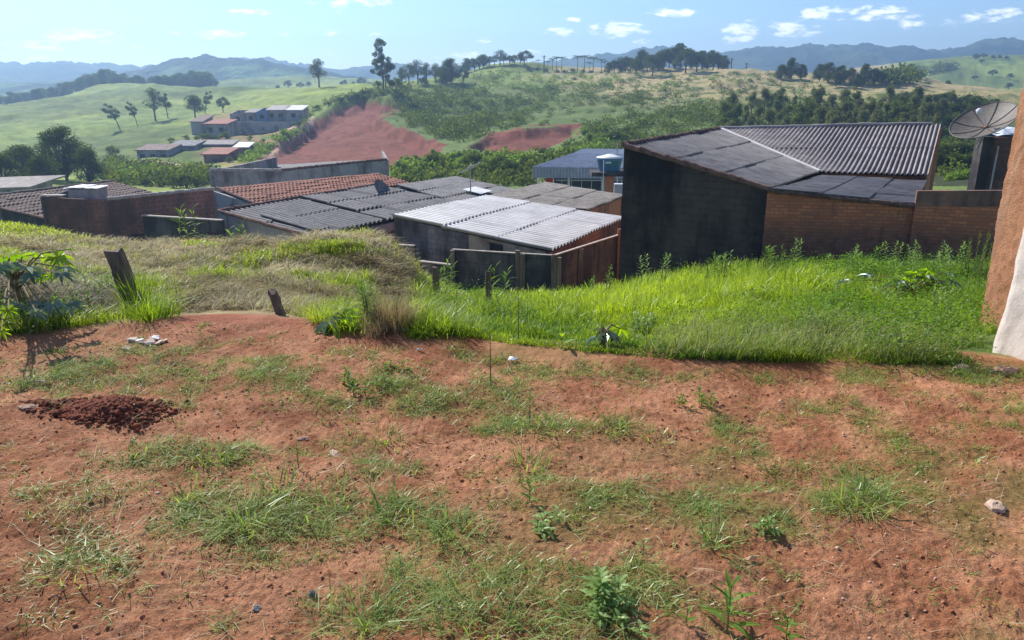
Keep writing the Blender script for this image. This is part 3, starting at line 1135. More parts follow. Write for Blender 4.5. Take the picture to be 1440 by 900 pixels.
def dish_block():
    t = thing('brick_water_tower', (12.6, 24.5, -3.2), 'narrow dark brick block under the satellite dish behind the orange wall', 'water tower')
    a, b = P(1374, 192, 24), P(1440, 190, 24)
    w = MB()
    x0, x1 = P(1374, 230, 24).x, P(1440, 190, 24).x + .4
    zt = P(1374, 193, 24).z
    w.wall((x0 + .34, 24.0), (x1, 24.0), -4, -4, zt, zt, .5, (14, 26))
    o = w.build('wall', M_BRICKR, t)
    w = MB()
    w.wall((x0, 23.9), (x0 + .33, 23.9), -4, -4, zt + .02, zt + .02, .4, (14, 26))
    w.build('pillar', M_CEMENT_D, t)
    w = MB()
    w.tube([(x0 + .42, 23.85, -3.6), (x0 + .46, 23.85, zt - .25)], .03, 8)
    w.build('pipe', M_STEEL, t)
    tk = thing('water_tank', (x0 + 1.1, 24.8, zt), 'small water tank under crumpled blue and white tarpaulin below the dish', 'water tank')
    m = MB()
    cx, cy = x0 + 1.05, 24.8
    m.tube([(cx, cy, zt), (cx, cy, zt + .10)], [.62, .66], 20)
    m.build('body', M_TANK, tk)
    vs, fs = [(cx, cy, zt + .30)], []
    n = 28
    for k in range(n):
        an = 2 * math.pi * k / n
        r = .72 + .06 * math.sin(5 * an) + random.uniform(-.03, .03)
        vs.append((cx + r * math.cos(an) * .55, cy + r * math.sin(an) * .55, zt + .22 + random.uniform(-.04, .03)))
        vs.append((cx + r * math.cos(an), cy + r * math.sin(an), zt + .07 + random.uniform(-.05, .03)))
    for k in range(n):
        i, j = 1 + 2 * k, 1 + 2 * ((k + 1) % n)
        fs += [(0, i, j), (i, i + 1, j + 1, j)]
    m = MB()
    m.add(vs, fs)
    m.build('cover', M_TARP, tk)
    # the dish
    hub = P(1386, 179, 23.6)
    view = (hub - Vector((0, 0, EYE))).normalized()
    up = Vector((0, SP, CP))
    right = Vector((1, 0, 0))
    upl = (up * .965 - right * .26)
    upl = (upl - view * upl.dot(view)).normalized()
    nn = (-view * math.cos(math.radians(60)) + upl * math.sin(math.radians(60))).normalized()
    xa = nn.cross(view).normalized()
    ya = nn.cross(xa).normalized()
    d = thing('satellite_dish', (hub.x, hub.y, zt), 'big round mesh satellite dish tilted to the sky on the dark brick block', 'satellite dish')
    R_, dep = .90, .26
    ne, nrg = 48, 8
    m = MB()
    vs, fs = [tuple(hub)], []
    for r in range(1, nrg + 1):
        q = r / nrg
        for k in range(ne):
            an = 2 * math.pi * k / ne
            vs.append(tuple(hub + (xa * math.cos(an) + ya * math.sin(an)) * R_ * q + nn * dep * q * q))
    for k in range(ne):
        fs.append((0, 1 + k, 1 + (k + 1) % ne))
        for r in range(nrg - 1):
            a_, b_ = 1 + r * ne + k, 1 + r * ne + (k + 1) % ne
            fs.append((a_, a_ + ne, b_ + ne, b_))
    nb = len(vs)
    vs += [tuple(Vector(p) - nn * .012) for p in vs]
    fs += [tuple(i + nb for i in f[::-1]) for f in fs[:]]
    m.add(vs, fs)
    m.build('reflector', M_DISH, d)
    m = MB()
    rim = [hub + (xa * math.cos(2 * math.pi * k / 40) + ya * math.sin(2 * math.pi * k / 40)) * R_ + nn * dep for k in range(41)]
    m.tube(rim, .014, 6, False)
    m.build('rim', M_DISH, d)
    for k in range(8):
        an = 2 * math.pi * (k + .3) / 8
        m = MB()
        m.tube([hub + (xa * math.cos(an) + ya * math.sin(an)) * R_ * q + nn * (dep * q * q + .012) for q in (.03, .3, .55, .8, 1)], .009, 5)
        m.build('rib', simple('dish_rib', (.05, .043, .038), (.07, .06, .055), 5), d) if k == 0 else m.build('rib', MAT['dish_rib'], d)
    fp = hub + nn * .52 + xa * .05
    m = MB()
    m.tube([hub, hub + nn * .25 - xa * .04, fp], .014, 6)
    m.build('feed_arm', M_WHITE, d)
    m = MB()
    m.tube([fp - nn * .02, fp + nn * .03, fp + nn * .11, fp + nn * .15], [.045, .085, .075, .03], 10)
    m.build('feed_horn', M_WHITE, d)
    m = MB()
    m.tube([hub - nn * .01, hub + nn * .04], .06, 10)
    m.build('hub', M_RUST, d)
    m = MB()
    m.tube([hub - nn * .02, Vector((hub.x, hub.y + .05, hub.z - .3)), Vector((hub.x, hub.y + .25, zt - .3))], .03, 8)
    m.build('mast', M_STEEL, d)


dish_block()


def white_roof_house():
    A, B, C, D = P(550, 303, 31), P(682, 275, 38), P(877, 307, 34), P(775, 353.5, 27)
    t = thing('shed_house', (A.x + 2, 31, -7), 'low block house with a pale corrugated roof in the middle of the photo', 'house')
    cen = ((A.x + C.x) / 2, 33)
    roof('roof', M_FIBRE_LIGHT, t, A, B, C, D, .30, .06, 3, .045, seed=11)
    ad = (D - A).normalized()
    dc = (C - D).normalized()
    ins = dc * .18
    split = A + (D - A) * .5
    w = MB()
    a = A + ins + ad * .1
    w.wall(a, split + ins, -7.8, -7.6, a.z - .08, split.z - .12, .15, cen)
    w.build('front_wall', M_BLOCK, t)['label'] = 'grey block part of the front wall'
    w = MB()
    e = D + ins - ad * .12
    # tan stretch of the wall with a real window hole
    s0 = split + ins
    p = [s0 + (e - s0) * k for k in (0, .26, .44, 1)]
    for k0, k1 in ((0, 1), (2, 3)):
        w.wall(p[k0], p[k1], -7.6, -7.4, p[k0].z - .12, p[k1].z - .12, .15, cen)
    w.wall(p[1], p[2], -7.6, -7.6, p[1].z - .62, p[2].z - .62, .15, cen)
    w.wall(p[1], p[2], p[1].z - .2, p[2].z - .2, p[1].z - .12, p[2].z - .12, .15, cen)
    w.build('plastered_wall', M_TAN, t)
    f = MB()
    q = [p[1] + ins * .3, p[2] + ins * .3]
    for zz in (-.61, -.23):
        f.bar(q[0] + Vector((0, 0, zz)), q[1] + Vector((0, 0, zz)), .04)
    for qq in q:
        f.bar(qq + Vector((0, 0, -.61)), qq + Vector((0, 0, -.23)), .04)
    fo = f.build('window', M_WOOD, t)
    g = MB()
    g.quad(q[0] + Vector((0, .05, -.6)), q[1] + Vector((0, .05, -.6)), q[1] + Vector((0, .05, -.22)), q[0] + Vector((0, .05, -.22)))
    g.build('pane', M_DARK, fo)
    w = MB()
    d2 = D + ins * .2 + ad * -.15 + dc * .1
    c2 = C - dc * .1 - ad * .15
    w.wall(d2, c2, -7.5, -7.8, d2.z - .1, c2.z - .1, .15, cen)
    w.wall(A + ins, B, -7.8, -8.4, A.z - .12, B.z - .12, .15, cen)
    w.wall(B, C - dc * .1, -8.4, -7.8, B.z - .12, C.z - .12, .15, cen)
    w.build('side_wall', M_BRICKR, t)
    g = MB()
    k = C - dc * 1.55 - ad * .02
    g.bar(Vector((k.x, k.y - .05, k.z - .08)), Vector((k.x, k.y - .05, -6.2)), .14)
    k = D + dc * .2 + ad * .02
    g.build('corner_post', M_WOOD, t)
    # lichen covered shed roof behind it
    t2 = thing('shed_house', (4, 43, -8), 'orange brick shed with a lichen brown corrugated roof behind the pale roof', 'house')
    A2, B2, C2, D2 = P(668, 281, 39.5), P(767, 257, 47), P(878, 276, 42), P(825, 297, 36.2)
    B2b = B2
    roof('roof', M_FIBRE_BROWN, t2, A2, B2, C2 + Vector((0, 0, .0)), D2, .30, .06, 3, .04, seed=12)
    w = MB()
    dd = (C2 - D2).normalized()
    w.wall(D2 + Vector((-.1, .15, 0)), C2 + Vector((-.15, 0, 0)), -7.8, -8.2, D2.z - .1, C2.z - .1, .15, (4, 42))
    w.wall(A2 + dd * .2, D2 + dd * .2, -8, -8, A2.z - .1, D2.z - .1, .15, (4, 42))
    w.wall(A2, B2, -8, -8, A2.z - .1, B2.z - .1, .15, (4, 42))
    w.wall(B2, C2, -8, -8, B2.z - .1, C2.z - .1, .15, (4, 42))
    w.build('wall', M_BRICKO, t2)


white_roof_house()


def concrete_fence():
    t = thing('panel_fence', (1, 26, -5.6), 'dark mouldy concrete panel fence in front of the pale roofed house', 'fence')
    pts = [(636, 351.5, 27.2), (728, 357, 26.0), (779, 360, 25.4), (873, 330, 30.2)]
    q = [P(*p) for p in pts]
    mat = stained('mouldy_concrete', (.10, .09, .085), (.17, .15, .14), (.035, .032, .035), .5, .75, brick=(2.2, .42, .02, (.13, .11, .105), (.10, .09, .085), (.04, .035, .035)))
    for i in range(3):
        w = MB()
        a, b = q[i], q[i + 1]
        w.wall(a, b, -6.9 if i < 2 else -6.7, -6.7 if i < 2 else -6.4, a.z, b.z, .07, (1, 33))
        w.build('panel', mat, t)
        w = MB()
        n_ = Vector((0, -.02, 0))
        w.bar(a + Vector((0, .03, .02)), b + Vector((0, .03, .02)), .10, .03)
        w.build('coping', M_COPING, t)
    pm = M_WOOD
    for (u, v, Y, h) in ((728, 352, 25.93, 1.9), (735, 357, 25.8, 1.8), (779, 358, 25.33, 1.9), (786, 362, 25.35, 1.7), (817, 350, 27.0, 1.3), (872, 322, 29.9, 2.6), (636, 352, 27.1, 1.6)):
        p = P(u, v, Y)
        w = MB()
        w.bar(p, lower(p, h + .6), .16, .14)
        w.build('post', M_RUST if u == 872 else M_WOOD, t)
    t = thing('block_wall', (-3, 28, -6), 'short low block wall with pale coping stepping down beside the mown mound', 'wall')
    for (u1, v1, Y1, u2, v2, Y2, nm) in ((548, 344.5, 29.8, 583, 346.5, 29.3, 'upper_step'), (590, 368.5, 27.9, 637, 373.5, 27.15, 'lower_step')):
        a, b = P(u1, v1, Y1), P(u2, v2, Y2)
        w = MB()
        w.wall(a, b, -7.2, -7.2, a.z, b.z, .12, (-2, 33))
        o = w.build(nm, M_CEMENT_D, t)
        w = MB()
        w.bar(a + Vector((0, .05, .03)), b + Vector((0, .05, .02)), .16, .035)
        w.build('coping', M_COPING, o)


concrete_fence()


def grey_roof_house():
    t = thing('low_house', (-8, 34, -7.5), 'low rendered house with wide dark grey corrugated roof behind the mown terrace', 'house')
    P1, P2, P3, P4 = P(307, 298, 34), P(530, 261, 42), P(660, 287, 37.4), P(435, 333.5, 29.6)
    mid_t, mid_b = P1 + (P2 - P1) * .46, P4 + (P3 - P4) * .42
    o = Vector((0, 0, .06))
    roof('roof', M_FIBRE_DARK, t, P1, mid_t, mid_b, P4, .27, .055, 2, .05, seed=21)
    roof('roof', M_FIBRE_DARK, t, mid_t + o, P2, P3, mid_b + o, .27, .055, 3, .05, seed=22)
    s = [P(365, 305, 33.0), P(392, 300, 34.0), P(464, 325, 31.0), P(440, 330, 30.2)]
    roof('patched_roof_sheets', M_FIBRE, t, s[0] + o, s[1] + o, s[2] + o * 1.8, s[3] + o * 1.8, .25, .05, 1, .03, seed=23)
    cen = (-7, 36)
    w = MB()
    a, b = P1 + Vector((.25, .1, 0)), P4 + Vector((.05, .2, 0))
    w.wall(a, b, -8.2, -7.8, a.z - .1, b.z - .1, .15, cen)
    c = P3 + Vector((-.2, .1, 0))
    w.wall(b, c, -7.8, -8.2, b.z - .15, c.z - .15, .15, cen)
    w.wall(P1 + Vector((.2, 0, 0)), P2, -8, -8, P1.z - .15, P2.z - .15, .15, cen)
    w.wall(P2, c, -8, -8, P2.z - .15, c.z - .15, .15, cen)
    w.build('wall', M_CEMENT, t)
    edge_tiles('rake_tiles', t, P1 + o, P4 + o * .6, M_TILE_EDGE, .13, .3, 3)
    edge_tiles('ridge_cap', t, P1 + o, P2 + o, M_TILE_EDGE, .15, .4, 8)
    roof('tiled_awning', M_TILE, t, P(424, 338, 29.5), P(553, 309, 35), P(560, 331, 33.0), P(440, 358, 28.6), .2, .03, 4, .03, seed=24)
    # small rusty dish lying on the roof
    d = thing('old_antenna_dish', P(532, 272, 40), 'small tilted grid antenna dish on the dark grey roof', 'antenna')
    c = P(532, 275, 39.7)
    m = MB()
    m.tube([c, c + Vector((0, 0, .15)), c + Vector((.08, 0, .55))], .02, 6)
    m.build('mast', M_STEEL, d)
    m = MB()
    nn = Vector((.75, -.3, .55)).normalized()
    x = nn.cross(Vector((0, 0, 1))).normalized()
    y = nn.cross(x)
    cc = c + Vector((.1, 0, .2))
    vs, fs = [tuple(cc)], []
    for r in (1, 2, 3):
        for k in range(20):
            an = k * math.pi / 10
            vs.append(tuple(cc + (x * math.cos(an) + y * math.sin(an)) * .2 * r + nn * .025 * r * r))
    for k in range(20):
        fs.append((0, 1 + k, 1 + (k + 1) % 20))
        for r in range(2):
            a_, b_ = 1 + r * 20 + k, 1 + r * 20 + (k + 1) % 20
            fs.append((a_, a_ + 20, b_ + 20, b_))
    nb = len(vs)
    vs += [tuple(Vector(p) - nn * .01) for p in vs]
    fs += [tuple(i + nb for i in f[::-1]) for f in fs[:]]
    m.add(vs, fs)
    m.build('grid', M_FIBRE, d)


grey_roof_house()


def tile_roof_house():
    t = thing('tiled_house', (-14, 47, -8), 'house with a bright red clay tile roof behind the dark grey roof', 'house')
    A, B, C, D = P(305, 265, 44), P(532, 244, 52.5), P(578, 258, 50), P(358, 287, 40.5)
    roof('roof', M_TILE, t, A, B, C, D, .26, .045, 9, .045, seed=31, seg=6)
    cen = (-10, 48)
    w = MB()
    a, b = A + Vector((-.25, -.4, 0)), D + Vector((.1, .15, 0))
    w.wall(a, b, -8.2, -8.2, a.z - .05, b.z - .12, .15, cen)
    w.wall(b, C + Vector((-.2, 0, 0)), -8.2, -8.2, b.z - .12, C.z - .12, .15, cen)
    w.wall(a, B, -8.2, -8.2, A.z - .15, B.z - .15, .15, cen)
    w.wall(B, C, -8.2, -8.2, B.z - .15, C.z - .15, .15, cen)
    w.build('wall', M_CEMENT, t)
    k = a + (b - a) * .52
    dv = (b - a).normalized()
    f = MB()
    n_ = Vector((-dv.y, dv.x, 0)) * -.02
    if n_.y > 0:
        n_ = -n_
    z = k.z - .75
    for s_ in (-.35, .35):
        q = k + dv * s_ + n_
        f.bar((q.x, q.y, z - .25), (q.x, q.y, z + .25), .07)
    q1, q2 = k - dv * .38 + n_, k + dv * .38 + n_
    for zz in (-.28, .28):
        f.bar((q1.x, q1.y, z + zz), (q2.x, q2.y, z + zz), .07)
    fo = f.build('window', M_WOOD, t)
    g = MB()
    g.quad((q1.x, q1.y, z - .25), (q2.x, q2.y, z - .25), (q2.x, q2.y, z + .25), (q1.x, q1.y, z + .25))
    g.build('pane', M_DARK, fo)
    edge_tiles('rake_tiles', t, A + Vector((0, 0, .05)), D + Vector((0, 0, .05)), M_TILE_EDGE, .14, .3, 3)
    # long parapet building behind
    t = thing('parapet_building', (-15, 54, -8), 'long pale rendered building with tile topped parapet behind the red tile roof', 'house')
    a, m_, b = P(295, 240, 50), P(395, 240.5, 53), P(543, 225, 60)
    w = MB()
    cen = (-10, 62)
    w.wall(a, m_, -8.4, -8.4, a.z, m_.z, .18, cen)
    w.wall(m_, b, -8.4, -8.4, m_.z, b.z, .18, cen)
    e = b + Vector((-1.5, 7, 0))
    w.wall(b, e, -8.4, -8.4, b.z, b.z + .1, .18, cen)
    w.wall(a, a + Vector((1.5, 9, 0)), -8.4, -8.4, a.z, a.z, .18, cen)
    w.build('wall', M_PALE, t)
    edge_tiles('coping_tiles', t, a + Vector((0, .08, .05)), m_ + Vector((0, .08, .05)), M_COPING, .22, .45, 5)
    edge_tiles('coping_tiles', t, m_ + Vector((0, .08, .05)), b + Vector((0, .08, .05)), M_TILE_EDGE, .2, .45, 6)
    up = P(398, 228, 62), P(545, 223.5, 67)
    roof('roof', M_FIBRE_DARK, t, P(345, 234, 60), up[1], b + Vector((.1, .6, -.25)), m_ + Vector((0, .6, -.3)), .25, .03, 2, .03, seed=33)
    # grey roof at the back
    t = thing('low_house', (-2, 46, -8), 'low house with grey corrugated roof carrying the television antenna', 'house')
    A, B, C, D = P(556, 260, 46), P(640, 248, 52), P(732, 270, 45.4), P(655, 290, 39.5)
    roof('roof', M_FIBRE, t, A, B, C, D, .28, .055, 3, .05, seed=34)
    w = MB()
    cen = (-2, 46)
    w.wall(A, D, -8.2, -8.2, A.z - .15, D.z - .15, .15, cen)
    w.wall(D, C, -8.2, -8.2, D.z - .15, C.z - .15, .15, cen)
    w.wall(A, B, -8.2, -8.2, A.z - .15, B.z - .15, .15, cen)
    w.wall(B, C, -8.2, -8.2, B.z - .15, C.z - .15, .15, cen)
    w.build('wall', M_CEMENT_D, t)
    sk = MB()
    sk.quad(*[p + Vector((0, 0, .12)) for p in (P(650, 269, 44), P(668, 265, 45.5), P(692, 271, 44), P(676, 276, 42.5))])
    sk.build('roof_hatch', M_FIBRE_LIGHT, t)
    # television antenna
    p = P(662, 272, 43.3)
    a = thing('tv_antenna', p, 'thin television antenna on a mast above the grey roof', 'antenna')
    top = P(661, 236, 43.3)
    m = MB()
    m.tube([p, top], .035, 6)
    m.build('mast', M_STEEL, a)
    b1, b2 = P(648, 243, 43.3), P(676, 228, 43.3)
    m = MB()
    m.bar(b1, b2, .04)
    for k in range(9):
        c = b1 + (b2 - b1) * (k / 8)
        hl = .30 - .018 * k
        m.bar(c + Vector((-.15, -hl, 0)), c + Vector((.15, hl, 0)), .022)
    m.bar(top + Vector((-.12, 0, -.1)), top + Vector((.12, 0, .12)), .16)
    m.build('boom', M_STEEL, a)


tile_roof_house()


def left_houses():
    t = thing('tiled_house', (-22, 42, -8), 'leftmost house with an old grey brown tile roof behind the brick wall', 'house')
    A, B, C, D = P(-52, 282, 41), P(160, 256, 48), P(228, 274, 44), P(67, 309.5, 36)
    roof('roof', M_TILE_OLD, t, A, B, C, D, .24, .045, 10, .045, seed=41, seg=6)
    w = MB()
    cen = (-20, 43)
    w.wall(A + Vector((.3, 0, 0)), D + Vector((.1, .15, 0)), -8.2, -7.8, A.z - .12, D.z - .12, .15, cen)
    w.wall(D + Vector((.1, .15, 0)), C, -7.8, -8, D.z - .12, C.z - .12, .15, cen)
    w.wall(A + Vector((.3, 0, 0)), B, -8.2, -8.2, A.z - .12, B.z - .12, .15, cen)
    w.wall(B, C, -8.2, -8.2, B.z - .12, C.z - .12, .15, cen)
    w.build('wall', M_CEMENT_D, t)
    edge_tiles('rake_tiles', t, A + Vector((0, 0, .05)), D + Vector((0, 0, .05)), M_TILE_EDGE, .13, .3, 9)
    edge_tiles('ridge_cap', t, A + Vector((0, 0, .07)), B + Vector((0, 0, .07)), M_TILE_OLD, .18, .4, 9)
    # brick yard wall building
    t = thing('brick_building', (-15, 34, -7), 'long unfinished brick building with plastered foot along the left terrace', 'house')
    a, m_, b = P(57, 277, 32.5), P(150, 281, 33.5), P(300, 266, 37)
    m1 = P(110, 280, 33.0)
    w = MB()
    cen = (-12, 40)
    for p_, q_ in ((a, m1), (m1, m_), (m_, b)):
        w.wall(p_, q_, -5.35, -5.6, p_.z, q_.z, .16, cen)
    w.build('brick_wall', M_BRICKR, t)
    w = MB()
    w.wall(a + Vector((-.02, -.03, 0)), m_ + Vector((0, -.03, 0)), -7.8, -7.8, -4.75, -4.95, .16, cen)
    w.wall(m_ + Vector((.003, -.03, 0)), b + Vector((0, -.03, 0)), -7.8, -7.8, -4.95, -5.2, .16, cen)
    w.wall(a + Vector((-.02, 0, 0)), a + Vector((-2, 7, 0)), -7.8, -7.8, a.z - .05, a.z - .4, .16, cen)
    w.build('plaster_foot', M_CEMENT_D, t)
    w = MB()
    f1, f2 = P(200, 304, 33.8), P(312, 311, 32.2)
    w.wall(f1, f2, -7.8, -7.8, f1.z, f2.z, .15, cen)
    fo = w.build('yard_wall', M_CEMENT_D, t)
    w = MB()
    w.bar(f1 + Vector((0, .06, .03)), f2 + Vector((0, .06, .03)), .2, .05)
    w.build('coping', M_COPING, fo)
    edge_tiles('coping_tiles', t, m_ + Vector((0, .05, .03)), b + Vector((0, .05, .03)), M_COPING, .16, .35, 10)
    w = MB()
    c = P(113, 271, 33.6)
    w.box((c.x, c.y + .6, c.z - .25), (1.15, 1.1, .75))
    bo = w.build('rooftop_box', M_CEMENT, t)
    w = MB()
    for i in range(7):
        w.box((c.x - .55 + i * .19, c.y + .5, c.z + .17 + random.uniform(0, .05)), (.34, 1.0, .03), random.uniform(-.2, .2), 0, random.uniform(-.2, .2))
    w.build('rooftop_cover', M_WHITE, bo)
    w = MB()
    w.box((P(72, 276, 32.6).x, 32.75, P(72, 276, 32.6).z + .02), (.95, .3, .05))
    w.build('slab', M_COPING, t)
    # small building at the far left edge
    t = thing('flat_roofed_shed', (-38, 62, -8), 'pale flat roofed shed at the left edge behind the old tile roof', 'shed')
    a, b = P(-60, 268, 60), P(40, 264, 62)
    w = MB()
    w.wall(a, b, -8.5, -8.5, a.z, b.z, .15, (-35, 70))
    w.wall(b, b + Vector((-1, 5, 0)), -8.5, -8.5, b.z, b.z, .15, (-45, 63))
    w.build('wall', M_CEMENT, t)
    w = MB()
    w.prism([a + Vector((-.3, -.3, 0)), b + Vector((.3, -.3, 0)), b + Vector((.3, 5, .3)), a + Vector((-.3, 5, .3))],
            [a + Vector((-.3, -.3, .12)), b + Vector((.3, -.3, .12)), b + Vector((.3, 5, .42)), a + Vector((-.3, 5, .42))])
    w.build('roof', M_FIBRE_BROWN, t)


left_houses()


def canopy():
    t = thing('canopy_building', (6, 62, -8), 'building under a pale zinc canopy with deep ribbed fascia left of the dark wall', 'building')
    f1, f2 = P(749, 235, 58), P(905, 237, 58)
    pts_l = [f1, f1 + Vector((1.6, 2.2, .28)), f1 + Vector((3.4, 5, .55)), f1 + Vector((4.6, 8.5, .62))]
    pts_r = [f2, f2 + Vector((1.6, 2.2, .28)), f2 + Vector((3.4, 5, .55)), f2 + Vector((4.6, 8.5, .62))]
    for i in range(3):
        roof('canopy_roof', M_ZINC, t, pts_l[i + 1], pts_r[i + 1], pts_r[i], pts_l[i], .24, .04, 1, .0, seed=50, warp=.003)
    dz = Vector((0, 0, -.78))
    roof('fascia', M_ZINC, t, f1, f2, f2 + dz + Vector((0, -.04, 0)), f1 + dz + Vector((0, -.04, 0)), .24, .03, 1, 0, seed=51, warp=.003)
    w = MB()
    for u in (757, 800, 848):
        p = P(u, 246, 58.5)
        w = MB()
        w.bar((p.x, 58.4, p.z + .3), (p.x, 58.4, -8.6), .16)
        w.build('post', M_WHITE, t)
    w = MB()
    a, b = P(779, 249, 62), P(900, 250, 62)
    w.wall(a, b, -8.8, -8.8, a.z + .3, b.z + .3, .15, (6, 70))
    w.build('wall', simple('navy_wall', (.035, .04, .065), (.06, .065, .09), 1, .8, .3, .1), t)
    r = MB()
    for v in (253.5,):
        r.bar(P(782, v, 57.6), P(900, v + .3, 57.6), .07)
    for u in range(790, 900, 14):
        q = P(u, 254, 57.6)
        r.bar(q, (q.x, q.y, q.z - .9), .04)
    r.build('railing', M_STEEL, t)
    r = MB()
    a, b = P(768, 250, 58.6), P(778, 250, 58.6)
    r.box(((a.x + b.x) / 2, 58.8, a.z - .2), (b.x - a.x, .1, .55))
    r.build('red_banner', M_RED, t)
    w = MB()
    w.box((P(871, 270, 50).x + .3, 51, -6.6), (1.1, .6, 3.4))
    w.build('pale_blue_pillar', simple('pale_blue_render', (.42, .46, .58), (.5, .54, .64), 2, .9, .2, .1), t)
    # tank on its stand
    s = thing('tank_stand', (P(857, 250, 48).x, 48, -8), 'brick pillar and dark slab carrying the blue water tank', 'stand')
    p1, p2 = P(851.5, 246, 48), P(864, 246, 48)
    w = MB()
    w.wall(p1, p2, -8.4, -8.4, p1.z, p2.z, .5, (6, 60))
    w.build('pillar', M_BRICKO, s)
    w = MB()
    cx = (P(840, 242, 48).x + P(876, 242, 48).x) / 2
    zt = P(857, 241.5, 48).z
    w.box((cx - .1, 48.5, zt - .13), (2.1, 1.7, .24))
    w.build('slab', M_CEMENT_D, s)
    k = thing('water_tank', (cx, 48.5, zt), 'round blue water tank with white lid on the brick pillar', 'water tank')
    H_ = 0.80
    w = MB()
    w.tube([(cx, 48.5, zt), (cx, 48.5, zt + .05), (cx, 48.5, zt + H_ * .8), (cx, 48.5, zt + H_ * .82), (cx, 48.5, zt + H_)], [.62, .64, .76, .80, .80], 28)
    w.build('body', M_TANK, k, True)
    w = MB()
    w.tube([(cx, 48.5, zt + H_), (cx, 48.5, zt + H_ + .03), (cx, 48.5, zt + H_ + .12), (cx, 48.5, zt + H_ + .2), (cx, 48.5, zt + H_ + .22)], [.82, .82, .45, .22, .1], 28)
    w.build('lid', M_WHITE, k, True)
    w = MB()
    w.box((cx - .16, 47.73, zt + H_ * .72), (.34, .02, .10))
    w.build('sticker', M_WHITE, k)
    w = MB()
    w.tube([(cx - .45, 47.66, zt + H_ * .9), (cx - .45, 47.66, zt - .9)], .025, 6)
    w.build('pipe', M_WHITE, k)
    m = thing('antenna_mast', (P(868, 240, 52).x, 52, -5), 'thin pale mast rising behind the blue water tank', 'mast')
    w = MB()
    w.tube([P(868, 262, 52), P(868, 200, 52)], .035, 6)
    w.build('pole', M_STEEL, m)


canopy()


# ---- the near house corner at the right edge
def near_wall():
    m, nt = new_mat('rough_orange_render')
    n1 = noise(nt, 9, 6, .75)
    n2 = noise(nt, 60, 5, .8)
    n3 = noise(nt, 2.2, 5, .7, stretch=(1, 1, .12))
    c = mixc(nt, rr(nt, n1, .3, .7), (.42, .185, .095), (.56, .28, .16))
    c = mixc(nt, rr(nt, n3, .56, .68, 0, .6), c, (.60, .44, .32))
    c = mixc(nt, rr(nt, n2, .62, .72, 0, .5), c, (.22, .09, .05))
    h = math_node(nt, 'ADD', n2, math_node(nt, 'MULTIPLY', n1, .7))
    principled(nt, c, .95, .12, h, .9, .025)
    m2, nt = new_mat('worn_white_plaster')
    n1 = noise(nt, 6, 6, .7)
    n2 = noise(nt, 3, 6, .7, stretch=(1, 1, .12))
    n4 = noise(nt, 70, 4, .7)
    c = mixc(nt, rr(nt, n1, .3, .7), (.52, .44, .38), (.66, .58, .51))
    c = mixc(nt, rr(nt, n2, .53, .66, 0, .7), c, (.40, .31, .25))
    c = mixc(nt, rr(nt, n1, .64, .7, 0, .5), c, (.30, .24, .20))
    principled(nt, c, .93, .15, math_node(nt, 'ADD', n1, math_node(nt, 'MULTIPLY', n4, .3)), .5, .02)
    t = thing('plastered_house', (3.6, 5.5, 0), 'house corner of rough orange render with white plastered base at the right edge', 'house')
    # orange wall: displaced grid from far corner to near
    far, near = Vector((4.385, 6.95, 0)), Vector((4.46, 4.3, 0))
    d = near - far
    nrm = Vector((d.y, -d.x, 0)).normalized()
    if nrm.x > 0:
        nrm = -nrm
    Ln = d.length
    nu, nv = 160, 220
    U, V = np.meshgrid(np.linspace(0, Ln, nu), np.linspace(-1.5, 4.6, nv))
    disp = (fbm(U, V, 3, 4, 301) - .5) * .05 + (fbm(U, V, 25, 3, 302) - .5) * .022
    dn = np.array(list(d.normalized()))
    nn = np.array(list(nrm))
    X = np.array(list(far)) + dn * U[..., None] + nn * disp[..., None] + np.array((0, 0, 1)) * V[..., None]
    i = np.arange(nu * nv).reshape(nv, nu)
    q = np.stack([i[:-1, :-1], i[1:, :-1], i[1:, 1:], i[:-1, 1:]], -1).reshape(-1, 4)
    me = make_mesh('orange_wall', X.reshape(-1, 3) - np.array((3.6, 5.5, 0)), q, m, True)
    link('orange_wall', me, t)
    w = MB()
    f2 = far - nrm * .05
    n2_ = near - nrm * .05
    w.wall(f2, n2_, -1.5, -1.5, 4.6, 4.6, .2, f2 - nrm * 3)
    w.wall(far - nrm * .03, far - nrm * 4, -1.8, -1.8, 4.6, 4.6, .2, near - nrm * 2)
    w.build('back_wall', m, t)
    # white plaster slab, bellied, flaring a little at the foot
    f3 = Vector((3.085, 4.64, 0))
    nv, nu = 160, 110
    Ln2 = 2.2
    dd = Vector((.13, -1, 0)).normalized()
    nn = np.array([-1, -.13, 0]) / math.hypot(1, .13)
    nrm = Vector(nn)
    U, V = np.meshgrid(np.linspace(0, Ln2, nu), np.linspace(-.25, 4.6, nv))
    fl = .05 * np.exp(-np.clip(V, 0, 9) / .35) + (fbm(U, V, 2.5, 4, 305) - .5) * .06 + (fbm(U, V, 18, 3, 306) - .5) * .008
    fl = fl - .02 * sstep(.05, 0, U)
    X = np.array(list(f3)) + np.array(list(dd)) * U[..., None] + nn * fl[..., None] + np.array((0, 0, 1)) * V[..., None]
    X[..., 1] += (fbm(U * 0, V, 2.2, 3, 309) - .5) * .08
    i = np.arange(nu * nv).reshape(nv, nu)
    q = np.stack([i[:-1, :-1], i[1:, :-1], i[1:, 1:], i[:-1, 1:]], -1).reshape(-1, 4)
    link('white_plaster', make_mesh('white_plaster', X.reshape(-1, 3) - np.array((3.6, 5.5, 0)), q, m2, True), t)
    w = MB()
    w.wall(f3 + dd * .10, f3 + dd * Ln2, -.3, -.3, 4.6, 4.6, 2.5, f3 - nrm * 2)
    w.v = [tuple(Vector(p) - nrm * .06) for p in w.v]
    w.build('plaster_core', m2, t)


near_wall()


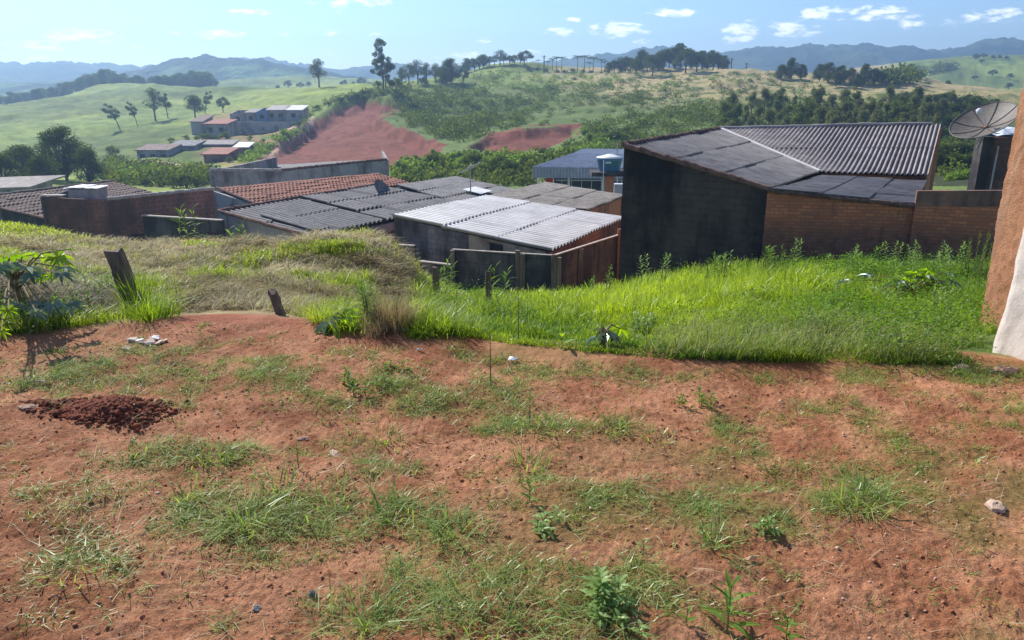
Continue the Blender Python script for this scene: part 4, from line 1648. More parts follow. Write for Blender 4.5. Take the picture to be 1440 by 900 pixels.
# ---- village on the far side of the valley
def far_house(u0, u1, vt, vb, Y, wall, roofm, label, name='village_house', depth=5, wins=2, slope=1, cat='house', rise=.55):
    a, b = P(u0, vt, Y), P(u1, vt, Y)
    zb = P(u0, vb, Y).z - 1.5
    c = (a + b) / 2
    t = thing(name, (c.x, Y, zb), label, cat)
    w = MB()
    w.wall(a, b, zb, zb, a.z, b.z, .2, (c.x, Y + 5))
    w.wall((a.x, Y + .2), (a.x, Y + depth), zb, zb, a.z, a.z + rise, .2, (c.x, Y))
    w.wall((b.x, Y + .2), (b.x, Y + depth), zb, zb, b.z, b.z + rise, .2, (c.x, Y))
    w.wall((a.x, Y + depth), (b.x, Y + depth), zb, zb, a.z + rise, b.z + rise, .2, (c.x, Y))
    w.build('wall', wall, t)
    if roofm:
        w = MB()
        o = .3
        p = [Vector((a.x - o, Y - o, a.z)), Vector((b.x + o, Y - o, a.z)), Vector((b.x + o, Y + depth + o, a.z + rise)), Vector((a.x - o, Y + depth + o, a.z + rise))]
        w.prism(p, [q + Vector((0, 0, .16)) for q in p])
        w.build('roof', roofm, t)
    L = b.x - a.x
    for k in range(wins):
        x = a.x + L * (k + .5) / wins
        f = MB()
        f.box((x, Y - .02, a.z - 1.0), (.9, .08, .9))
        fo = f.build('window', M_WOOD, t)
        f = MB()
        f.box((x, Y - .08, a.z - 1.0), (.75, .04, .75))
        f.build('pane', M_DARK, fo)


far_house(323, 345, 160, 168, 168, M_PALE, None, 'small cream flat topped house at the left end of the upper village row', wins=1)
far_house(345.5, 359, 159, 168, 168, M_PALE, M_FIBRE_BROWN, 'narrow pale house beside the blue one in the upper village row', wins=1)
far_house(360, 375, 157, 170, 167, M_PALEBLUE, None, 'small blue fronted house in the upper village row', wins=1)
far_house(375.5, 400, 155.5, 168, 168, M_PALE, M_FIBRE_RIB, 'grey house with three dark openings right of the blue one', wins=2, rise=.8)
far_house(400.5, 424, 155.5, 170, 168, M_CEMENT, M_FIBRE_LIGHT, 'rendered house with a white roof at the right end of the village row', wins=1, rise=.8)
far_house(268, 284, 172, 184, 160, M_CEMENT, M_TILE_OLD, 'pale house with brown tile roof at the left of the village', wins=0, depth=6, rise=1)
far_house(288, 318, 175, 190, 158, M_PALE, M_TILE, 'pale house with a brick red roof below the upper village row', wins=2, depth=6)
far_house(192, 236, 212, 222, 132, M_CEMENT, M_TILE_OLD, 'low house with dark red roof at the foot of the left meadow', wins=3, depth=5)
far_house(238, 272, 206, 216, 137, M_CEMENT, M_FIBRE, 'low shed with pale green grey roof beside the dark red roof', wins=1, name='village_shed', cat='shed')
far_house(286, 318, 218, 234, 118, M_BRICKR, M_TILE, 'red brick house at the bottom of the village by the dirt road', wins=1)
far_house(330, 348, 208, 220, 128, M_BRICKR, M_FIBRE_LIGHT, 'small brick hut with pale lean-to roof in the middle of the village', wins=0, name='village_hut', cat='hut', depth=3)
far_house(284, 326, 204, 210, 140, M_BRICKR, M_FIBRE_BROWN, 'long low brick shed on the village terraces', wins=0, name='village_shed', cat='shed', depth=3)

w_ = MB()
a_, b_ = P(318, 171, 165), P(428, 171, 166)
w_.wall(a_, b_, P(318, 182, 165).z - 1, P(428, 178, 166).z - 1, a_.z, b_.z, .3, (0, 200))
rw = w_.build('retaining_wall', M_CEMENT)
tag(rw, 'long grey retaining wall under the upper village row', 'wall')

# ------------------------------------------------------------------ trees and scrub
LEAF_DARK = leafmat('leaves_dark', (.035, .056, .020), (.10, .135, .045), .35, .5, 0)
LEAF_MID = leafmat('leaves_mid', (.05, .075, .022), (.16, .20, .05), .4, .5, 0)
LEAF_OLIVE = leafmat('leaves_olive', (.09, .105, .05), (.24, .26, .13), .35, .5, 0)
LEAF_LIGHT = leafmat('leaves_light', (.10, .17, .035), (.22, .31, .07), .45, .5, 0)
BARK = simple('bark', (.09, .07, .055), (.17, .14, .115), 6, .9, .2, .4)


def leaf_cloud(n, clumps, leaf, rng, flat=0.0, shell=.45, elong=1.0):
    c = np.array([k[:3] for k in clumps], float)
    rad = np.array([k[3:6] for k in clumps], float)
    w = rad.prod(1) ** .66
    ci = rng.choice(len(c), n, p=w / w.sum())
    d = rng.normal(size=(n, 3))
    d /= np.linalg.norm(d, axis=1, keepdims=True)
    p = c[ci] + d * rad[ci] * (rng.random(n) ** shell)[:, None]
    a = rng.normal(size=(n, 3))
    a[:, 2] *= 1 - flat
    a /= np.linalg.norm(a, axis=1, keepdims=True)
    b = np.cross(a, rng.normal(size=(n, 3)))
    b /= np.linalg.norm(b, axis=1, keepdims=True)
    s = leaf * rng.uniform(.55, 1.3, n)[:, None]
    a, b = a * s * elong, b * s * .6
    v = np.stack([p - a, p - b * .9, p + a, p + b * .9], 1).reshape(-1, 3)
    f = np.arange(4 * n).reshape(n, 4)
    ctint = rng.random(len(c))
    t = np.clip(.55 * ctint[ci] + .45 * rng.random(n), 0, 1)
    return v, f, np.repeat(t, 4)


def merge(parts):
    vs, fs, ts, b = [], [], [], 0
    for v, f, t in parts:
        vs.append(v)
        fs.append(f + b)
        ts.append(t)
        b += len(v)
    return np.concatenate(vs), np.concatenate(fs), np.concatenate(ts)


def cloud_mesh(name, parts, mat):
    v, f, t = merge(parts)
    me = make_mesh(name, v, f, mat)
    vattr(me, 'tint', t)
    return me


def trunk_mesh(name, limbs):
    mb = MB()
    for pts, rads in limbs:
        mb.tube(pts, rads, 6)
    by = {}
    for f in mb.f:
        by.setdefault(len(f), []).append(f)
    return make_mesh(name, np.array(mb.v), [np.array(x) for x in by.values()], BARK, True)


def proto_broad(seed, mat, n=2600, base=.28, width=.42, leaf=.028, top=1.0, nc=16):
    rng = np.random.default_rng(seed)
    cl = []
    limbs = [([(0, 0, -.05), (.01, .01, base * .6), (.02, 0, base + .15), (0, .01, .62)], [.035, .028, .02, .01])]
    for i in range(nc):
        h = base + (top - base) * rng.uniform(.12, .92)
        k = math.sin(min(1, (h - base) / (top - base) * .8 + .25) * math.pi) ** .6
        an = rng.uniform(0, 6.28)
        rr_ = width * k * rng.uniform(.35, .85)
        x, y = math.cos(an) * rr_, math.sin(an) * rr_
        s = rng.uniform(.10, .19)
        cl.append((x, y, h, s * 1.2, s * 1.2, s * .85))
        limbs.append(([(0, 0, base * rng.uniform(.7, 1.2)), (x * .45, y * .45, (base + h) / 2), (x * .9, y * .9, h)], [.014, .009, .003]))
    return cloud_mesh('crown', [leaf_cloud(n, cl, leaf, rng)], mat), trunk_mesh('trunk', limbs)


def proto_eucalyptus(seed, mat, n=5200):
    rng = np.random.default_rng(seed)
    limbs = [([(0, 0, -.03), (.01, 0, .2), (-.01, .01, .5), (.02, 0, .8), (.01, 0, .95)], [.022, .018, .014, .008, .003]),
             ([(.06, .01, -.03), (.05, 0, .2), (.08, .02, .42), (.12, 0, .6)], [.014, .011, .008, .003])]
    cl = []
    for i in range(24):
        h = rng.uniform(.24, .95)
        wd = np.interp(h, [.2, .35, .5, .7, .85, 1.0], [.22, .26, .18, .19, .17, .10])
        an = rng.uniform(0, 6.28)
        q = wd * rng.uniform(.3, 1.05)
        x, y = math.cos(an) * q + (.05 if h < .5 else 0), math.sin(an) * q
        s = rng.uniform(.045, .085)
        cl.append((x, y, h, s * 1.2, s * 1.2, s * .95))
        limbs.append(([(0, 0, h - .12), (x * .5, y * .5, h - .05), (x, y, h)], [.008, .005, .002]))
    return cloud_mesh('crown', [leaf_cloud(n, cl, .0125, rng, elong=1.5)], mat), trunk_mesh('trunk', limbs)


def proto_leaning(seed, mat, n=1500):
    rng = np.random.default_rng(seed)
    limbs = [([(.16, 0, -.05), (.10, 0, .22), (0, 0, .5), (-.08, 0, .8)], [.026, .02, .013, .005])]
    cl = []
    for i in range(13):
        h = rng.uniform(.4, .96)
        x = -.05 - (h - .5) * .35 + rng.uniform(-.22, .24)
        y = rng.uniform(-.22, .22)
        s = rng.uniform(.06, .12)
        cl.append((x, y, h, s * 1.25, s * 1.25, s * .7))
        limbs.append(([(.04, 0, .35), (x * .6, y * .6, h - .12), (x, y, h)], [.012, .007, .002]))
    return cloud_mesh('crown', [leaf_cloud(n, cl, .026, rng)], mat), trunk_mesh('trunk', limbs)


def proto_feathery(seed, mat, n=2600):
    rng = np.random.default_rng(seed)
    limbs = [([(0, 0, -.03), (0, 0, .5), (.01, 0, .97)], [.018, .012, .003])]
    cl = []
    for i in range(26):
        h = rng.uniform(.10, .97)
        wd = .20 * (1.08 - h) + .03
        an = rng.uniform(0, 6.28)
        q = wd * rng.uniform(.2, 1.1)
        x, y = math.cos(an) * q, math.sin(an) * q
        s = rng.uniform(.05, .10)
        cl.append((x, y, h, s, s, s * 1.4))
        limbs.append(([(0, 0, h - .08), (x, y, h)], [.006, .002]))
    return cloud_mesh('crown', [leaf_cloud(n, cl, .016, rng, elong=1.5)], mat), trunk_mesh('trunk', limbs)


def proto_palm(seed, mat):
    rng = np.random.default_rng(seed)
    limbs = [([(0, 0, -.03), (.01, 0, .4), (0, .01, .80)], [.022, .016, .014])]
    vs, fs, ts, b = [], [], [], 0
    for k in range(13):
        an = 2 * math.pi * k / 13 + rng.uniform(-.2, .2)
        e0 = rng.uniform(.1, 1.2)
        L = .30
        pts = []
        for t in np.linspace(0, 1, 7):
            rr_ = L * (t * math.cos(e0 * (1 - t) + -.2 * t))
            zz = .80 + L * (math.sin(e0) * t - .75 * t * t)
            pts.append((math.cos(an) * rr_, math.sin(an) * rr_, zz))
        pts = np.array(pts)
        side = np.array((-math.sin(an), math.cos(an), 0))
        for j in range(6):
            for sg in (-1, 1):
                for q in (0, .5):
                    p0 = pts[j] * (1 - q) + pts[j + 1] * q
                    p1 = pts[j] * (1 - q - .3) + pts[j + 1] * (q + .3)
                    tip = p0 + side * sg * .085 * (1.1 - abs(j - 2.5) / 4) + np.array((0, 0, -.05)) + (pts[j + 1] - pts[j]) * .8
                    vs += [p0, p1, tip]
                    fs.append((b, b + 1, b + 2))
                    ts += [rng.random()] * 3
                    b += 3
    me = make_mesh('crown', np.array(vs), np.array(fs), mat)
    vattr(me, 'tint', np.array(ts))
    return me, trunk_mesh('trunk', limbs)


def proto_bush(seed, mat, n=1900, leaf=.034):
    rng = np.random.default_rng(seed)
    cl = []
    limbs = []
    for i in range(11):
        an, q = rng.uniform(0, 6.28), rng.uniform(0, .5)
        h = rng.uniform(.2, .8) * (1 - q * .6)
        s = rng.uniform(.14, .26)
        x, y = math.cos(an) * q, math.sin(an) * q
        cl.append((x, y, h, s, s, s * .85))
        limbs.append(([(x * .2, y * .2, -.05), (x * .7, y * .7, h * .6), (x, y, h)], [.02, .012, .005]))
    return cloud_mesh('crown', [leaf_cloud(n, cl, leaf, rng)], mat), trunk_mesh('stem', limbs)


PROTO = {
    'broad': [proto_broad(1, LEAF_DARK), proto_broad(2, LEAF_DARK, width=.5), proto_broad(3, LEAF_DARK, base=.18, width=.46, nc=20)],
    'mid': [proto_broad(4, LEAF_MID, base=.2), proto_broad(5, LEAF_MID, base=.14, width=.5, nc=20)],
    'big': [proto_broad(6, LEAF_DARK, 9500, .06, .52, .019, 1.0, 36), proto_broad(7, LEAF_DARK, 9500, .05, .48, .019, 1.0, 36)],
    'euc': [proto_eucalyptus(8, LEAF_DARK)],
    'lean': [proto_leaning(9, LEAF_DARK), proto_leaning(10, LEAF_DARK)],
    'open': [proto_broad(11, LEAF_DARK, 1500, .38, .42, .026, 1.0, 15)],
    'feather': [proto_feathery(12, LEAF_OLIVE), proto_feathery(13, LEAF_OLIVE), proto_feathery(14, LEAF_MID)],
    'palm': [proto_palm(15, LEAF_DARK), proto_palm(16, LEAF_DARK)],
    'bush': [proto_bush(17, LEAF_MID), proto_bush(18, LEAF_DARK), proto_bush(19, LEAF_MID)],
    'light': [proto_bush(20, LEAF_LIGHT), proto_bush(21, LEAF_LIGHT)],
}
TREE_RND = random.Random(3)


def tree(name, kind, u, v, hpx, label, cat='tree', group=None, wide=1.0, near=60, rz=None, k=None, Y=None):
    """a tree whose foot is seen at u, v and which looks hpx tall in the photograph"""
    if Y is None:
        g = G(u, v, near)
    else:
        q = P(u, v, Y)
        g = Vector((q.x, q.y, H1(q.x, q.y)))
    h = hpx * g.y / F * 1.0
    pr = PROTO[kind]
    cm, tm = pr[TREE_RND.randrange(len(pr)) if k is None else k]
    t = thing(name, g, label, cat, group, TREE_RND.uniform(0, 6.28) if rz is None else rz)
    t.scale = (h * wide, h * wide, h)
    c = link('crown', cm, t)
    link('stem' if kind in ('bush', 'light') else 'trunk', tm, t)
    return t


tree('eucalyptus_tree', 'euc', 539, 126, 66, 'tallest tree, a eucalyptus standing alone against the sky on the ridge', rz=.3)
tree('spreading_tree', 'open', 449, 123, 35, 'round open tree alone on the ridge left of the tall eucalyptus', wide=1.05, rz=1)
# trees of the left meadow
tree('meadow_tree', 'lean', 163, 182, 34, 'leaning tree, leftmost of those standing in the left meadow', rz=.1)
tree('meadow_tree', 'lean', 190, 177, 32, 'thin leaning tree in the meadow, second from the left', wide=.7, rz=.0)
tree('meadow_tree', 'open', 219, 170, 41, 'largest dark tree standing in the middle of the left meadow', wide=.95)
tree('meadow_tree', 'lean', 235, 167, 36, 'slim tree close to the right of the largest meadow tree', wide=.75)
tree('meadow_tree', 'broad', 275, 167, 32, 'bushy tree above the white village house', wide=1.0, k=0)
tree('meadow_tree', 'lean', 292, 160, 30, 'thin crowned tree just right of the bushy tree above the village', wide=.7)
tree('meadow_tree', 'broad', 314, 158, 20, 'small round tree above the cream house of the village row', k=1, wide=.9)
# big dark trees at the valley foot, left
for (u, v, h, w, lb) in ((95, 254, 74, .82, 'tallest broad dark tree at the foot of the left meadow'), (36, 256, 52, .95, 'broad dark tree left of the tallest one at the meadow foot'),
                         (5, 262, 46, .9, 'dark tree at the left edge of the photo beyond the old tile roof'), (65, 262, 44, 1.0, 'lower dark tree in front of the two tall ones at the meadow foot'),
                         (126, 258, 50, .75, 'dark tree on the right flank of the tallest one at the meadow foot')):
    tree('valley_tree', 'big', u, v, h, lb, group='big trees at the foot of the left meadow', wide=w * 1.25)
tree('round_bush', 'bush', 160, 222, 22, 'round dark bush at the meadow foot left of the low red roofed house', 'bush', wide=.8)
# strip of woods behind the left crest
rr_ = random.Random(5)
for i in range(44):
    u = -30 + i * 7.6 + rr_.uniform(-3, 3)
    if u > 300:
        break
    top = np.interp(u, [-30, 0, 40, 80, 110, 150, 165, 200, 240, 290, 300], [138, 134, 126, 120, 111, 96, 104, 107, 103, 97, 108])
    base = np.interp(u, [-30, 0, 140, 212, 262, 300], [150, 147, 127, 121, 122, 122])
    Yw = rr_.uniform(365, 400)
    q = P(u, top + rr_.uniform(-2, 5), Yw)
    tree('woodland_tree', 'big' if i % 2 else 'mid', u, top, max(3.5, q.z - H1(q.x, q.y)) * F / Yw, 'tree in the dark wood behind the crest of the left meadow',
         group='wood behind the left meadow', Y=Yw, wide=rr_.uniform(.8, 1.2))
# second meadow
for (u, v, h) in ((332, 121, 9), (345, 122, 5), (360, 122, 5), (390, 120, 7), (405, 118, 12), (422, 119, 9), (434, 119, 8), (480, 110, 6), (508, 112, 14), (497, 115, 7), (485, 114, 8), (520, 114, 9)):
    tree('pasture_tree', 'broad', u, v, h, 'small dark tree on the far pasture behind the ridge', group='small trees on the far pasture', wide=1.3, Y=440)
# ridge trees right of the eucalyptus
for (u, v, h, kd, w) in ((566, 122, 24, 'open', .8), (575, 121, 28, 'open', .9), (588, 119, 30, 'open', 1), (600, 118, 26, 'open', .9), (612, 117, 24, 'open', 1), (556, 124, 18, 'bush', .9),
                         (550, 125, 20, 'bush', .7), (530, 125, 14, 'bush', .9), (596, 120, 16, 'bush', 1.0)):
    tree('ridge_tree', kd, u, v, h, 'thin tree in the row on the ridge between the eucalyptus and the dense dark tree', group='thin trees beside the eucalyptus', wide=w)
tree('dense_tree', 'big', 634, 118, 33, 'dense dark round tree on the ridge right of the row of thin trees', wide=1.05)
tree('dense_tree', 'big', 622, 120, 24, 'smaller dense tree leaning on the left side of the dark round one', wide=1.2)
tree('dense_tree', 'broad', 652, 117, 18, 'low dense tree on the right side of the dark round one', wide=1.1)
for i in range(13):
    u = 652 + i * 7.2 + rr_.uniform(-2, 2)
    tree('hilltop_tree', rr_.choice(['open', 'broad', 'mid']), u, 97.5, rr_.uniform(11, 19), 'tree in the hedge on the hilltop left of the palms', group='hedge of trees on the hilltop',
         wide=rr_.uniform(1, 1.4), Y=292)
for (u, h) in ((741, 14), (757, 10), (777, 16), (783, 19), (790, 18), (770, 12), (812, 21), (822, 22), (834, 20), (846, 17), (850, 14), (860, 13), (829, 12)):
    tree('palm_tree', 'palm', u, 97, h + 2, 'palm tree standing against the sky on the hilltop', group='palms on the hilltop', wide=1.15, Y=288)
for i in range(12):
    u = 742 + i * 13 + rr_.uniform(-3, 3)
    tree('hilltop_shrub', 'bush', u, 98.5, rr_.uniform(4, 9), 'low shrub under the palms on the hilltop', 'shrub', group='shrubs under the hilltop palms', wide=1.1, Y=284)
for i in range(22):
    u = 856 + i * 7.7
    top = np.interp(u, [850, 870, 900, 940, 970, 1010, 1028], [92, 86, 79, 76, 76, 80, 90])
    tree('grove_tree', 'broad' if i % 3 else 'big', u, 101, (101 - top) * rr_.uniform(.85, 1.12) + 3, 'tree in the long dark grove on top of the middle hill', group='grove on the middle hilltop', wide=rr_.uniform(.8, 1.1) * (1.2 if i % 3 else .9),
         Y=rr_.uniform(262, 285))
for (u, v, h, w) in ((1112, 112, 28, .8), (1098, 112, 20, 1), (1126, 112, 20, .9), (1152, 114, 22, 1), (1164, 117, 27, .9), (1182, 118, 24, .9), (1196, 119, 22, .9), (1215, 119, 27, .85), (1228, 120, 22, 1), (1240, 120, 18, 1.1),
                     (1175, 122, 20, 1.1), (1205, 124, 18, 1.1)):
    tree('crest_tree', 'big', u, v, h, 'dark tree in the clump on the crest above the feathery wood', group='dark clump on the right crest', wide=w)
# feathery wood on the right slope
cnt = 0
for row, (v0, n, h0) in enumerate(((150, 16, 24), (158, 18, 26), (166, 24, 30), (176, 26, 32), (186, 26, 34), (196, 26, 36), (206, 22, 38), (216, 14, 38))):
    for i in range(n):
        u = 1030 + (i + rr_.random()) * (310 / n) - row * 3
        if u > 1345 or (u < 1090 and v0 < 160) or TREE_RND.random() < .12 or (u > 1290 and row < 1):
            continue
        tree('feathery_tree', 'feather', u, v0 + rr_.uniform(-5, 5), h0 * rr_.uniform(.6, 1.25), 'feathery grey green tree of the wood behind the corrugated roof', group='feathery wood behind the big house',
             wide=rr_.uniform(1.1, 1.9), near=50)
# shaded bank far right, trees set dense to make it dark
for i in range(44):
    u = 1270 + (i % 11) * 13 + rr_.uniform(-4, 4)
    v = 152 + (i // 11) * 16 + rr_.uniform(-4, 4) + (u > 1370) * 8
    tree('bank_tree', 'broad', u, v, rr_.uniform(16, 24), 'dark tree on the shady bank beyond the satellite dish', group='trees on the shady bank', wide=1.2, near=50)
for i in range(16):
    tree('bank_tree', 'broad', 1316 + (i % 8) * 7 + rr_.uniform(-2, 2), 226 + (i // 8) * 16, rr_.uniform(18, 28), 'low dark tree in the gap between the big roof and the brick block', group='trees in the gap beside the big roof', wide=1.2, near=40)
for (u, v, h) in ((1372, 84, 8), (1383, 83, 7), (1396, 84, 6), (1405, 84, 6), (1415, 85, 6), (1290, 112, 6), (1308, 105, 5), (1333, 121, 7), (1370, 113, 6), (1395, 108, 9), (1418, 126, 9), (1420, 112, 8), (1380, 90, 6)):
    tree('pasture_tree', 'broad', u, v, h, 'small tree on the green pasture hill at the far right', group='trees of the right pasture hill', wide=1.4, near=250)
for (u, v, h) in ((765, 97, 22), (873, 98, 17), (1028, 99, 17), (1049, 102, 10)):
    q = P(u, v, 280)
    z = H1(q.x, q.y)
    t = thing('utility_pole', (q.x, q.y, z), {765: 'utility pole left of the palms on the hilltop', 873: 'utility pole at the left end of the hilltop grove', 1028: 'utility pole just right of the hilltop grove',
              1049: 'short distant pole on the open hilltop right of the grove'}[u], 'utility pole')
    m = MB()
    top = Vector((q.x, q.y, z + h * 280 / F))
    m.tube([(q.x, q.y, z - .3), top], [.24, .18], 6)
    m.build('pole', M_WOOD, t)
    m = MB()
    m.bar(top + Vector((-.9, 0, -.5)), top + Vector((.9, 0, -.5)), .14)
    m.build('crossarm', M_WOOD, t)


# ---- valley shrubs one can tell apart between the roofs and the slope
for (u, v, h, kd, w) in ((566, 246, 26, 'bush', .9), (590, 250, 22, 'light', 1), (615, 240, 34, 'bush', .9), (640, 232, 26, 'bush', .9), (668, 240, 36, 'bush', .9), (700, 246, 40, 'bush', .9), (722, 250, 36, 'bush', .8),
                         (745, 236, 24, 'bush', 1), (585, 232, 16, 'light', 1.2), (610, 222, 14, 'light', 1.2), (660, 224, 10, 'bush', 1.2), (690, 226, 20, 'bush', 1), (738, 226, 9, 'light', 1.3), (708, 226, 9, 'light', 1.3),
                         (772, 226, 12, 'light', 1.2), (795, 222, 22, 'bush', 1.1), (830, 205, 20, 'light', 1.2), (860, 200, 22, 'bush', 1.1), (820, 190, 16, 'light', 1.4), (850, 188, 18, 'light', 1.3), (640, 224, 9, 'light', 1.3),
                         (570, 232, 14, 'bush', 1.1), (880, 192, 20, 'bush', 1.1), (760, 226, 26, 'bush', .9), (780, 232, 20, 'bush', 1)):
    tree('valley_shrub', kd, u, v, h, 'dark rounded shrub on the slope behind the antenna roof' if kd == 'bush' else 'light green shrub on the slope below the red cuts', 'shrub',
         group='dark shrubs below the red cuts' if kd == 'bush' else 'light shrubs below the red cuts', wide=w * .95)
for (u, v, h) in ((205, 262, 18), (225, 262, 22), (245, 264, 26), (262, 264, 30), (280, 262, 28), (295, 258, 24), (190, 250, 12), (215, 246, 14), (165, 256, 14), (240, 250, 16), (150, 240, 12), (180, 236, 12), (285, 244, 16)):
    tree('yard_shrub', 'bush', u, v, h, 'leafy shrub in the hollow left of the pale parapet building', 'shrub', group='shrubs in the hollow behind the brick building', wide=.9)
for (u, v, h, kd) in ((285, 200, 16, 'bush'), (300, 202, 18, 'bush'), (318, 196, 14, 'bush'), (340, 190, 10, 'bush'), (295, 190, 12, 'bush'), (355, 208, 8, 'light'), (370, 202, 8, 'light'), (385, 196, 8, 'light'),
                      (362, 218, 10, 'light'), (345, 226, 14, 'bush'), (378, 212, 8, 'light'), (322, 228, 10, 'bush'), (398, 190, 8, 'light'), (240, 200, 8, 'bush'), (262, 196, 8, 'bush'), (352, 198, 8, 'light'),
                      (420, 178, 10, 'bush'), (430, 158, 10, 'bush'), (446, 155, 10, 'bush'), (462, 150, 9, 'bush'), (480, 143, 9, 'bush'), (500, 138, 8, 'bush'), (428, 186, 7, 'light')):
    tree('village_shrub', kd, u, v, h, 'dark shrub among the village houses and the road' if kd == 'bush' else 'light green shrub on the village terraces', 'shrub',
         group='dark shrubs of the village' if kd == 'bush' else 'light shrubs of the village', wide=1.3)


# ---- uncountable scrub on the hillside
def scrub(name, label, zones, mat, seed, leaf=.15):
    rng = np.random.default_rng(seed)
    U, V, S = [], [], []
    for poly, n, sz in zones:
        pu, pv = [p[0] for p in poly], [p[1] for p in poly]
        u = rng.uniform(min(pu), max(pu), n * 3)
        v = rng.uniform(min(pv), max(pv), n * 3)
        k = inpoly(u, v, poly) & ~inpoly(u, v, RED_CUT) & ~inpoly(u, v, RED_CUT2)
        k &= vnoise(u / 14, v / 7, seed) + .35 * vnoise(u / 4, v / 2.5, seed + 1) > .5
        u, v = u[k][:n], v[k][:n]
        U.append(u)
        V.append(v)
        S.append(np.full(len(u), sz) * rng.uniform(.5, 1.5, len(u)))
    g = Gmany(np.concatenate(U), np.concatenate(V), 55, 500)
    S = np.concatenate(S)
    per = 46
    n = len(g)
    d = rng.normal(size=(n, per, 3))
    d /= np.linalg.norm(d, axis=2, keepdims=True)
    d[..., 2] = np.abs(d[..., 2]) * .9
    p = g[:, None] + d * S[:, None, None] * (rng.random((n, per, 1)) ** .4)
    p = p.reshape(-1, 3)
    m = len(p)
    a = rng.normal(size=(m, 3))
    a /= np.linalg.norm(a, axis=1, keepdims=True)
    b = np.cross(a, rng.normal(size=(m, 3)))
    b /= np.linalg.norm(b, axis=1, keepdims=True)
    s = leaf * rng.uniform(.6, 1.4, m)[:, None] * np.repeat(S, per)[:, None]
    a, b = a * s, b * s * .7
    v = np.stack([p - a, p - b, p + a, p + b], 1).reshape(-1, 3)
    me = make_mesh(name, v, np.arange(4 * m).reshape(m, 4), mat)
    t = np.repeat(rng.random(n), per) * .5 + rng.random(m) * .5
    vattr(me, 'tint', np.repeat(t, 4))
    return tag(link(name, me), label, kind='stuff')


scrub('dark_scrub', 'dark scrub covering the hollow of the middle hill', [
    ([(548, 150), (570, 120), (640, 122), (700, 128), (760, 150), (720, 185), (690, 190), (655, 205), (622, 200), (570, 172)], 430, 1.5),
    ([(700, 150), (760, 120), (860, 120), (840, 140), (780, 150)], 120, 1.4),
    ([(820, 175), (900, 160), (1010, 150), (1040, 170), (1000, 190), (880, 205), (830, 192)], 240, 1.2),
    ([(900, 130), (1100, 118), (1110, 150), (1000, 150), (900, 150)], 60, 1.1),
    ([(845, 138), (900, 130), (905, 148), (860, 150)], 60, 1.2),
    ([(1285, 150), (1330, 138), (1395, 142), (1405, 245), (1330, 250), (1300, 200)], 420, 1.1),  # dense scrub added so the shaded bank behind the dish reads dark
    ([(1240, 120), (1300, 88), (1340, 88), (1345, 96), (1260, 122)], 120, 3.5),
], LEAF_MID, 31, .11)
scrub('green_scrub', 'mixed green scrub and weeds on the middle hill', [
    ([(500, 150), (560, 118), (700, 100), (1110, 104), (1180, 130), (1040, 170), (880, 200), (780, 185), (700, 185), (600, 190)], 620, .8),
    ([(556, 262), (560, 236), (640, 222), (760, 222), (830, 200), (880, 190), (900, 215), (760, 262)], 420, 1.1),
    ([(150, 262), (150, 225), (240, 235), (300, 238), (300, 262)], 260, 1.1),
    ([(420, 160), (470, 136), (545, 124), (550, 134), (490, 144), (440, 168), (415, 178)], 150, .9),
], LEAF_MID, 32)
scrub('light_scrub', 'pale green weeds on the banks below the red cuts', [
    ([(556, 250), (560, 235), (640, 222), (760, 222), (830, 200), (880, 190), (890, 205), (760, 240), (640, 240)], 300, 1.1),
    ([(340, 230), (350, 205), (420, 186), (405, 205), (375, 228)], 160, .9),
    ([(160, 258), (150, 230), (230, 240), (260, 250)], 120, .9),
    ([(640, 130), (700, 100), (1100, 106), (1000, 130), (800, 128)], 240, .8),
    ([(1330, 268), (1330, 245), (1370, 245), (1370, 268)], 60, .5),
], LEAF_LIGHT, 33)

# ------------------------------------------------------------------ grass and weeds near the camera
GRASS = leafmat('grass_blades', (.075, .155, .022), (.42, .50, .05), .55, .35, .22, (1.45, 1.5, .45))
GRASS_LOT = leafmat('lot_grass_blades', (.10, .17, .035), (.42, .48, .16), .48, .38, .22, (1.35, 1.45, .55))
STRAW = leafmat('dry_straw', (.17, .11, .055), (.62, .53, .33), .3, .5, .15, (1.2, 1.1, .8))
HAYGREEN = leafmat('wilted_grass', (.16, .19, .055), (.40, .42, .19), .35, .5, .15, (1.25, 1.3, .6))
CASTOR_DARK = leafmat('castor_leaf_dark', (.06, .11, .05), (.11, .18, .08), .28, .32, 1.0, (1.8, 2.0, .3))  # dark green glossy castor leaves
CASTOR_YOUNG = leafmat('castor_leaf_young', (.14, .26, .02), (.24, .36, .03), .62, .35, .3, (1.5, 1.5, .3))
WEED = leafmat('weed_leaves', (.08, .17, .025), (.20, .32, .05), .5, .45, .12, (1.4, 1.5, .4))
WEED_PALE = leafmat('weed_leaves_pale', (.16, .26, .07), (.32, .43, .14), .45, .4, .2, (1.3, 1.4, .6))
STEM = simple('weed_stem', (.16, .15, .06), (.25, .18, .09), 8, .8, .2, .1)


def blades(p, h, w, az, lean, tint, rng, curl=1.7):
    """grass blades: 5 points, 3 triangles each"""
    n = len(p)
    d = np.c_[np.cos(az), np.sin(az), np.zeros(n)]
    sa = az + math.pi / 2 + rng.uniform(-.7, .7, n)
    s = np.c_[np.cos(sa), np.sin(sa), np.zeros(n)] * (w / 2)[:, None]
    up = np.array((0, 0, 1.0))

    def at(t):
        return p + d * (h * lean * t ** curl)[:, None] + up * (h * (t - .42 * np.minimum(lean, 1.4) * t * t))[:, None]
    m, e = at(.52), at(1.0)
    v = np.stack([p - s, p + s, m - s * .85, m + s * .85, e], 1).reshape(-1, 3)
    b = np.arange(n)[:, None] * 5
    f = np.stack([b + [0, 1, 3], b + [0, 3, 2], b + [2, 3, 4]], 1).reshape(-1, 3)
    return v, f, np.repeat(np.clip(tint, 0, 1), 5)


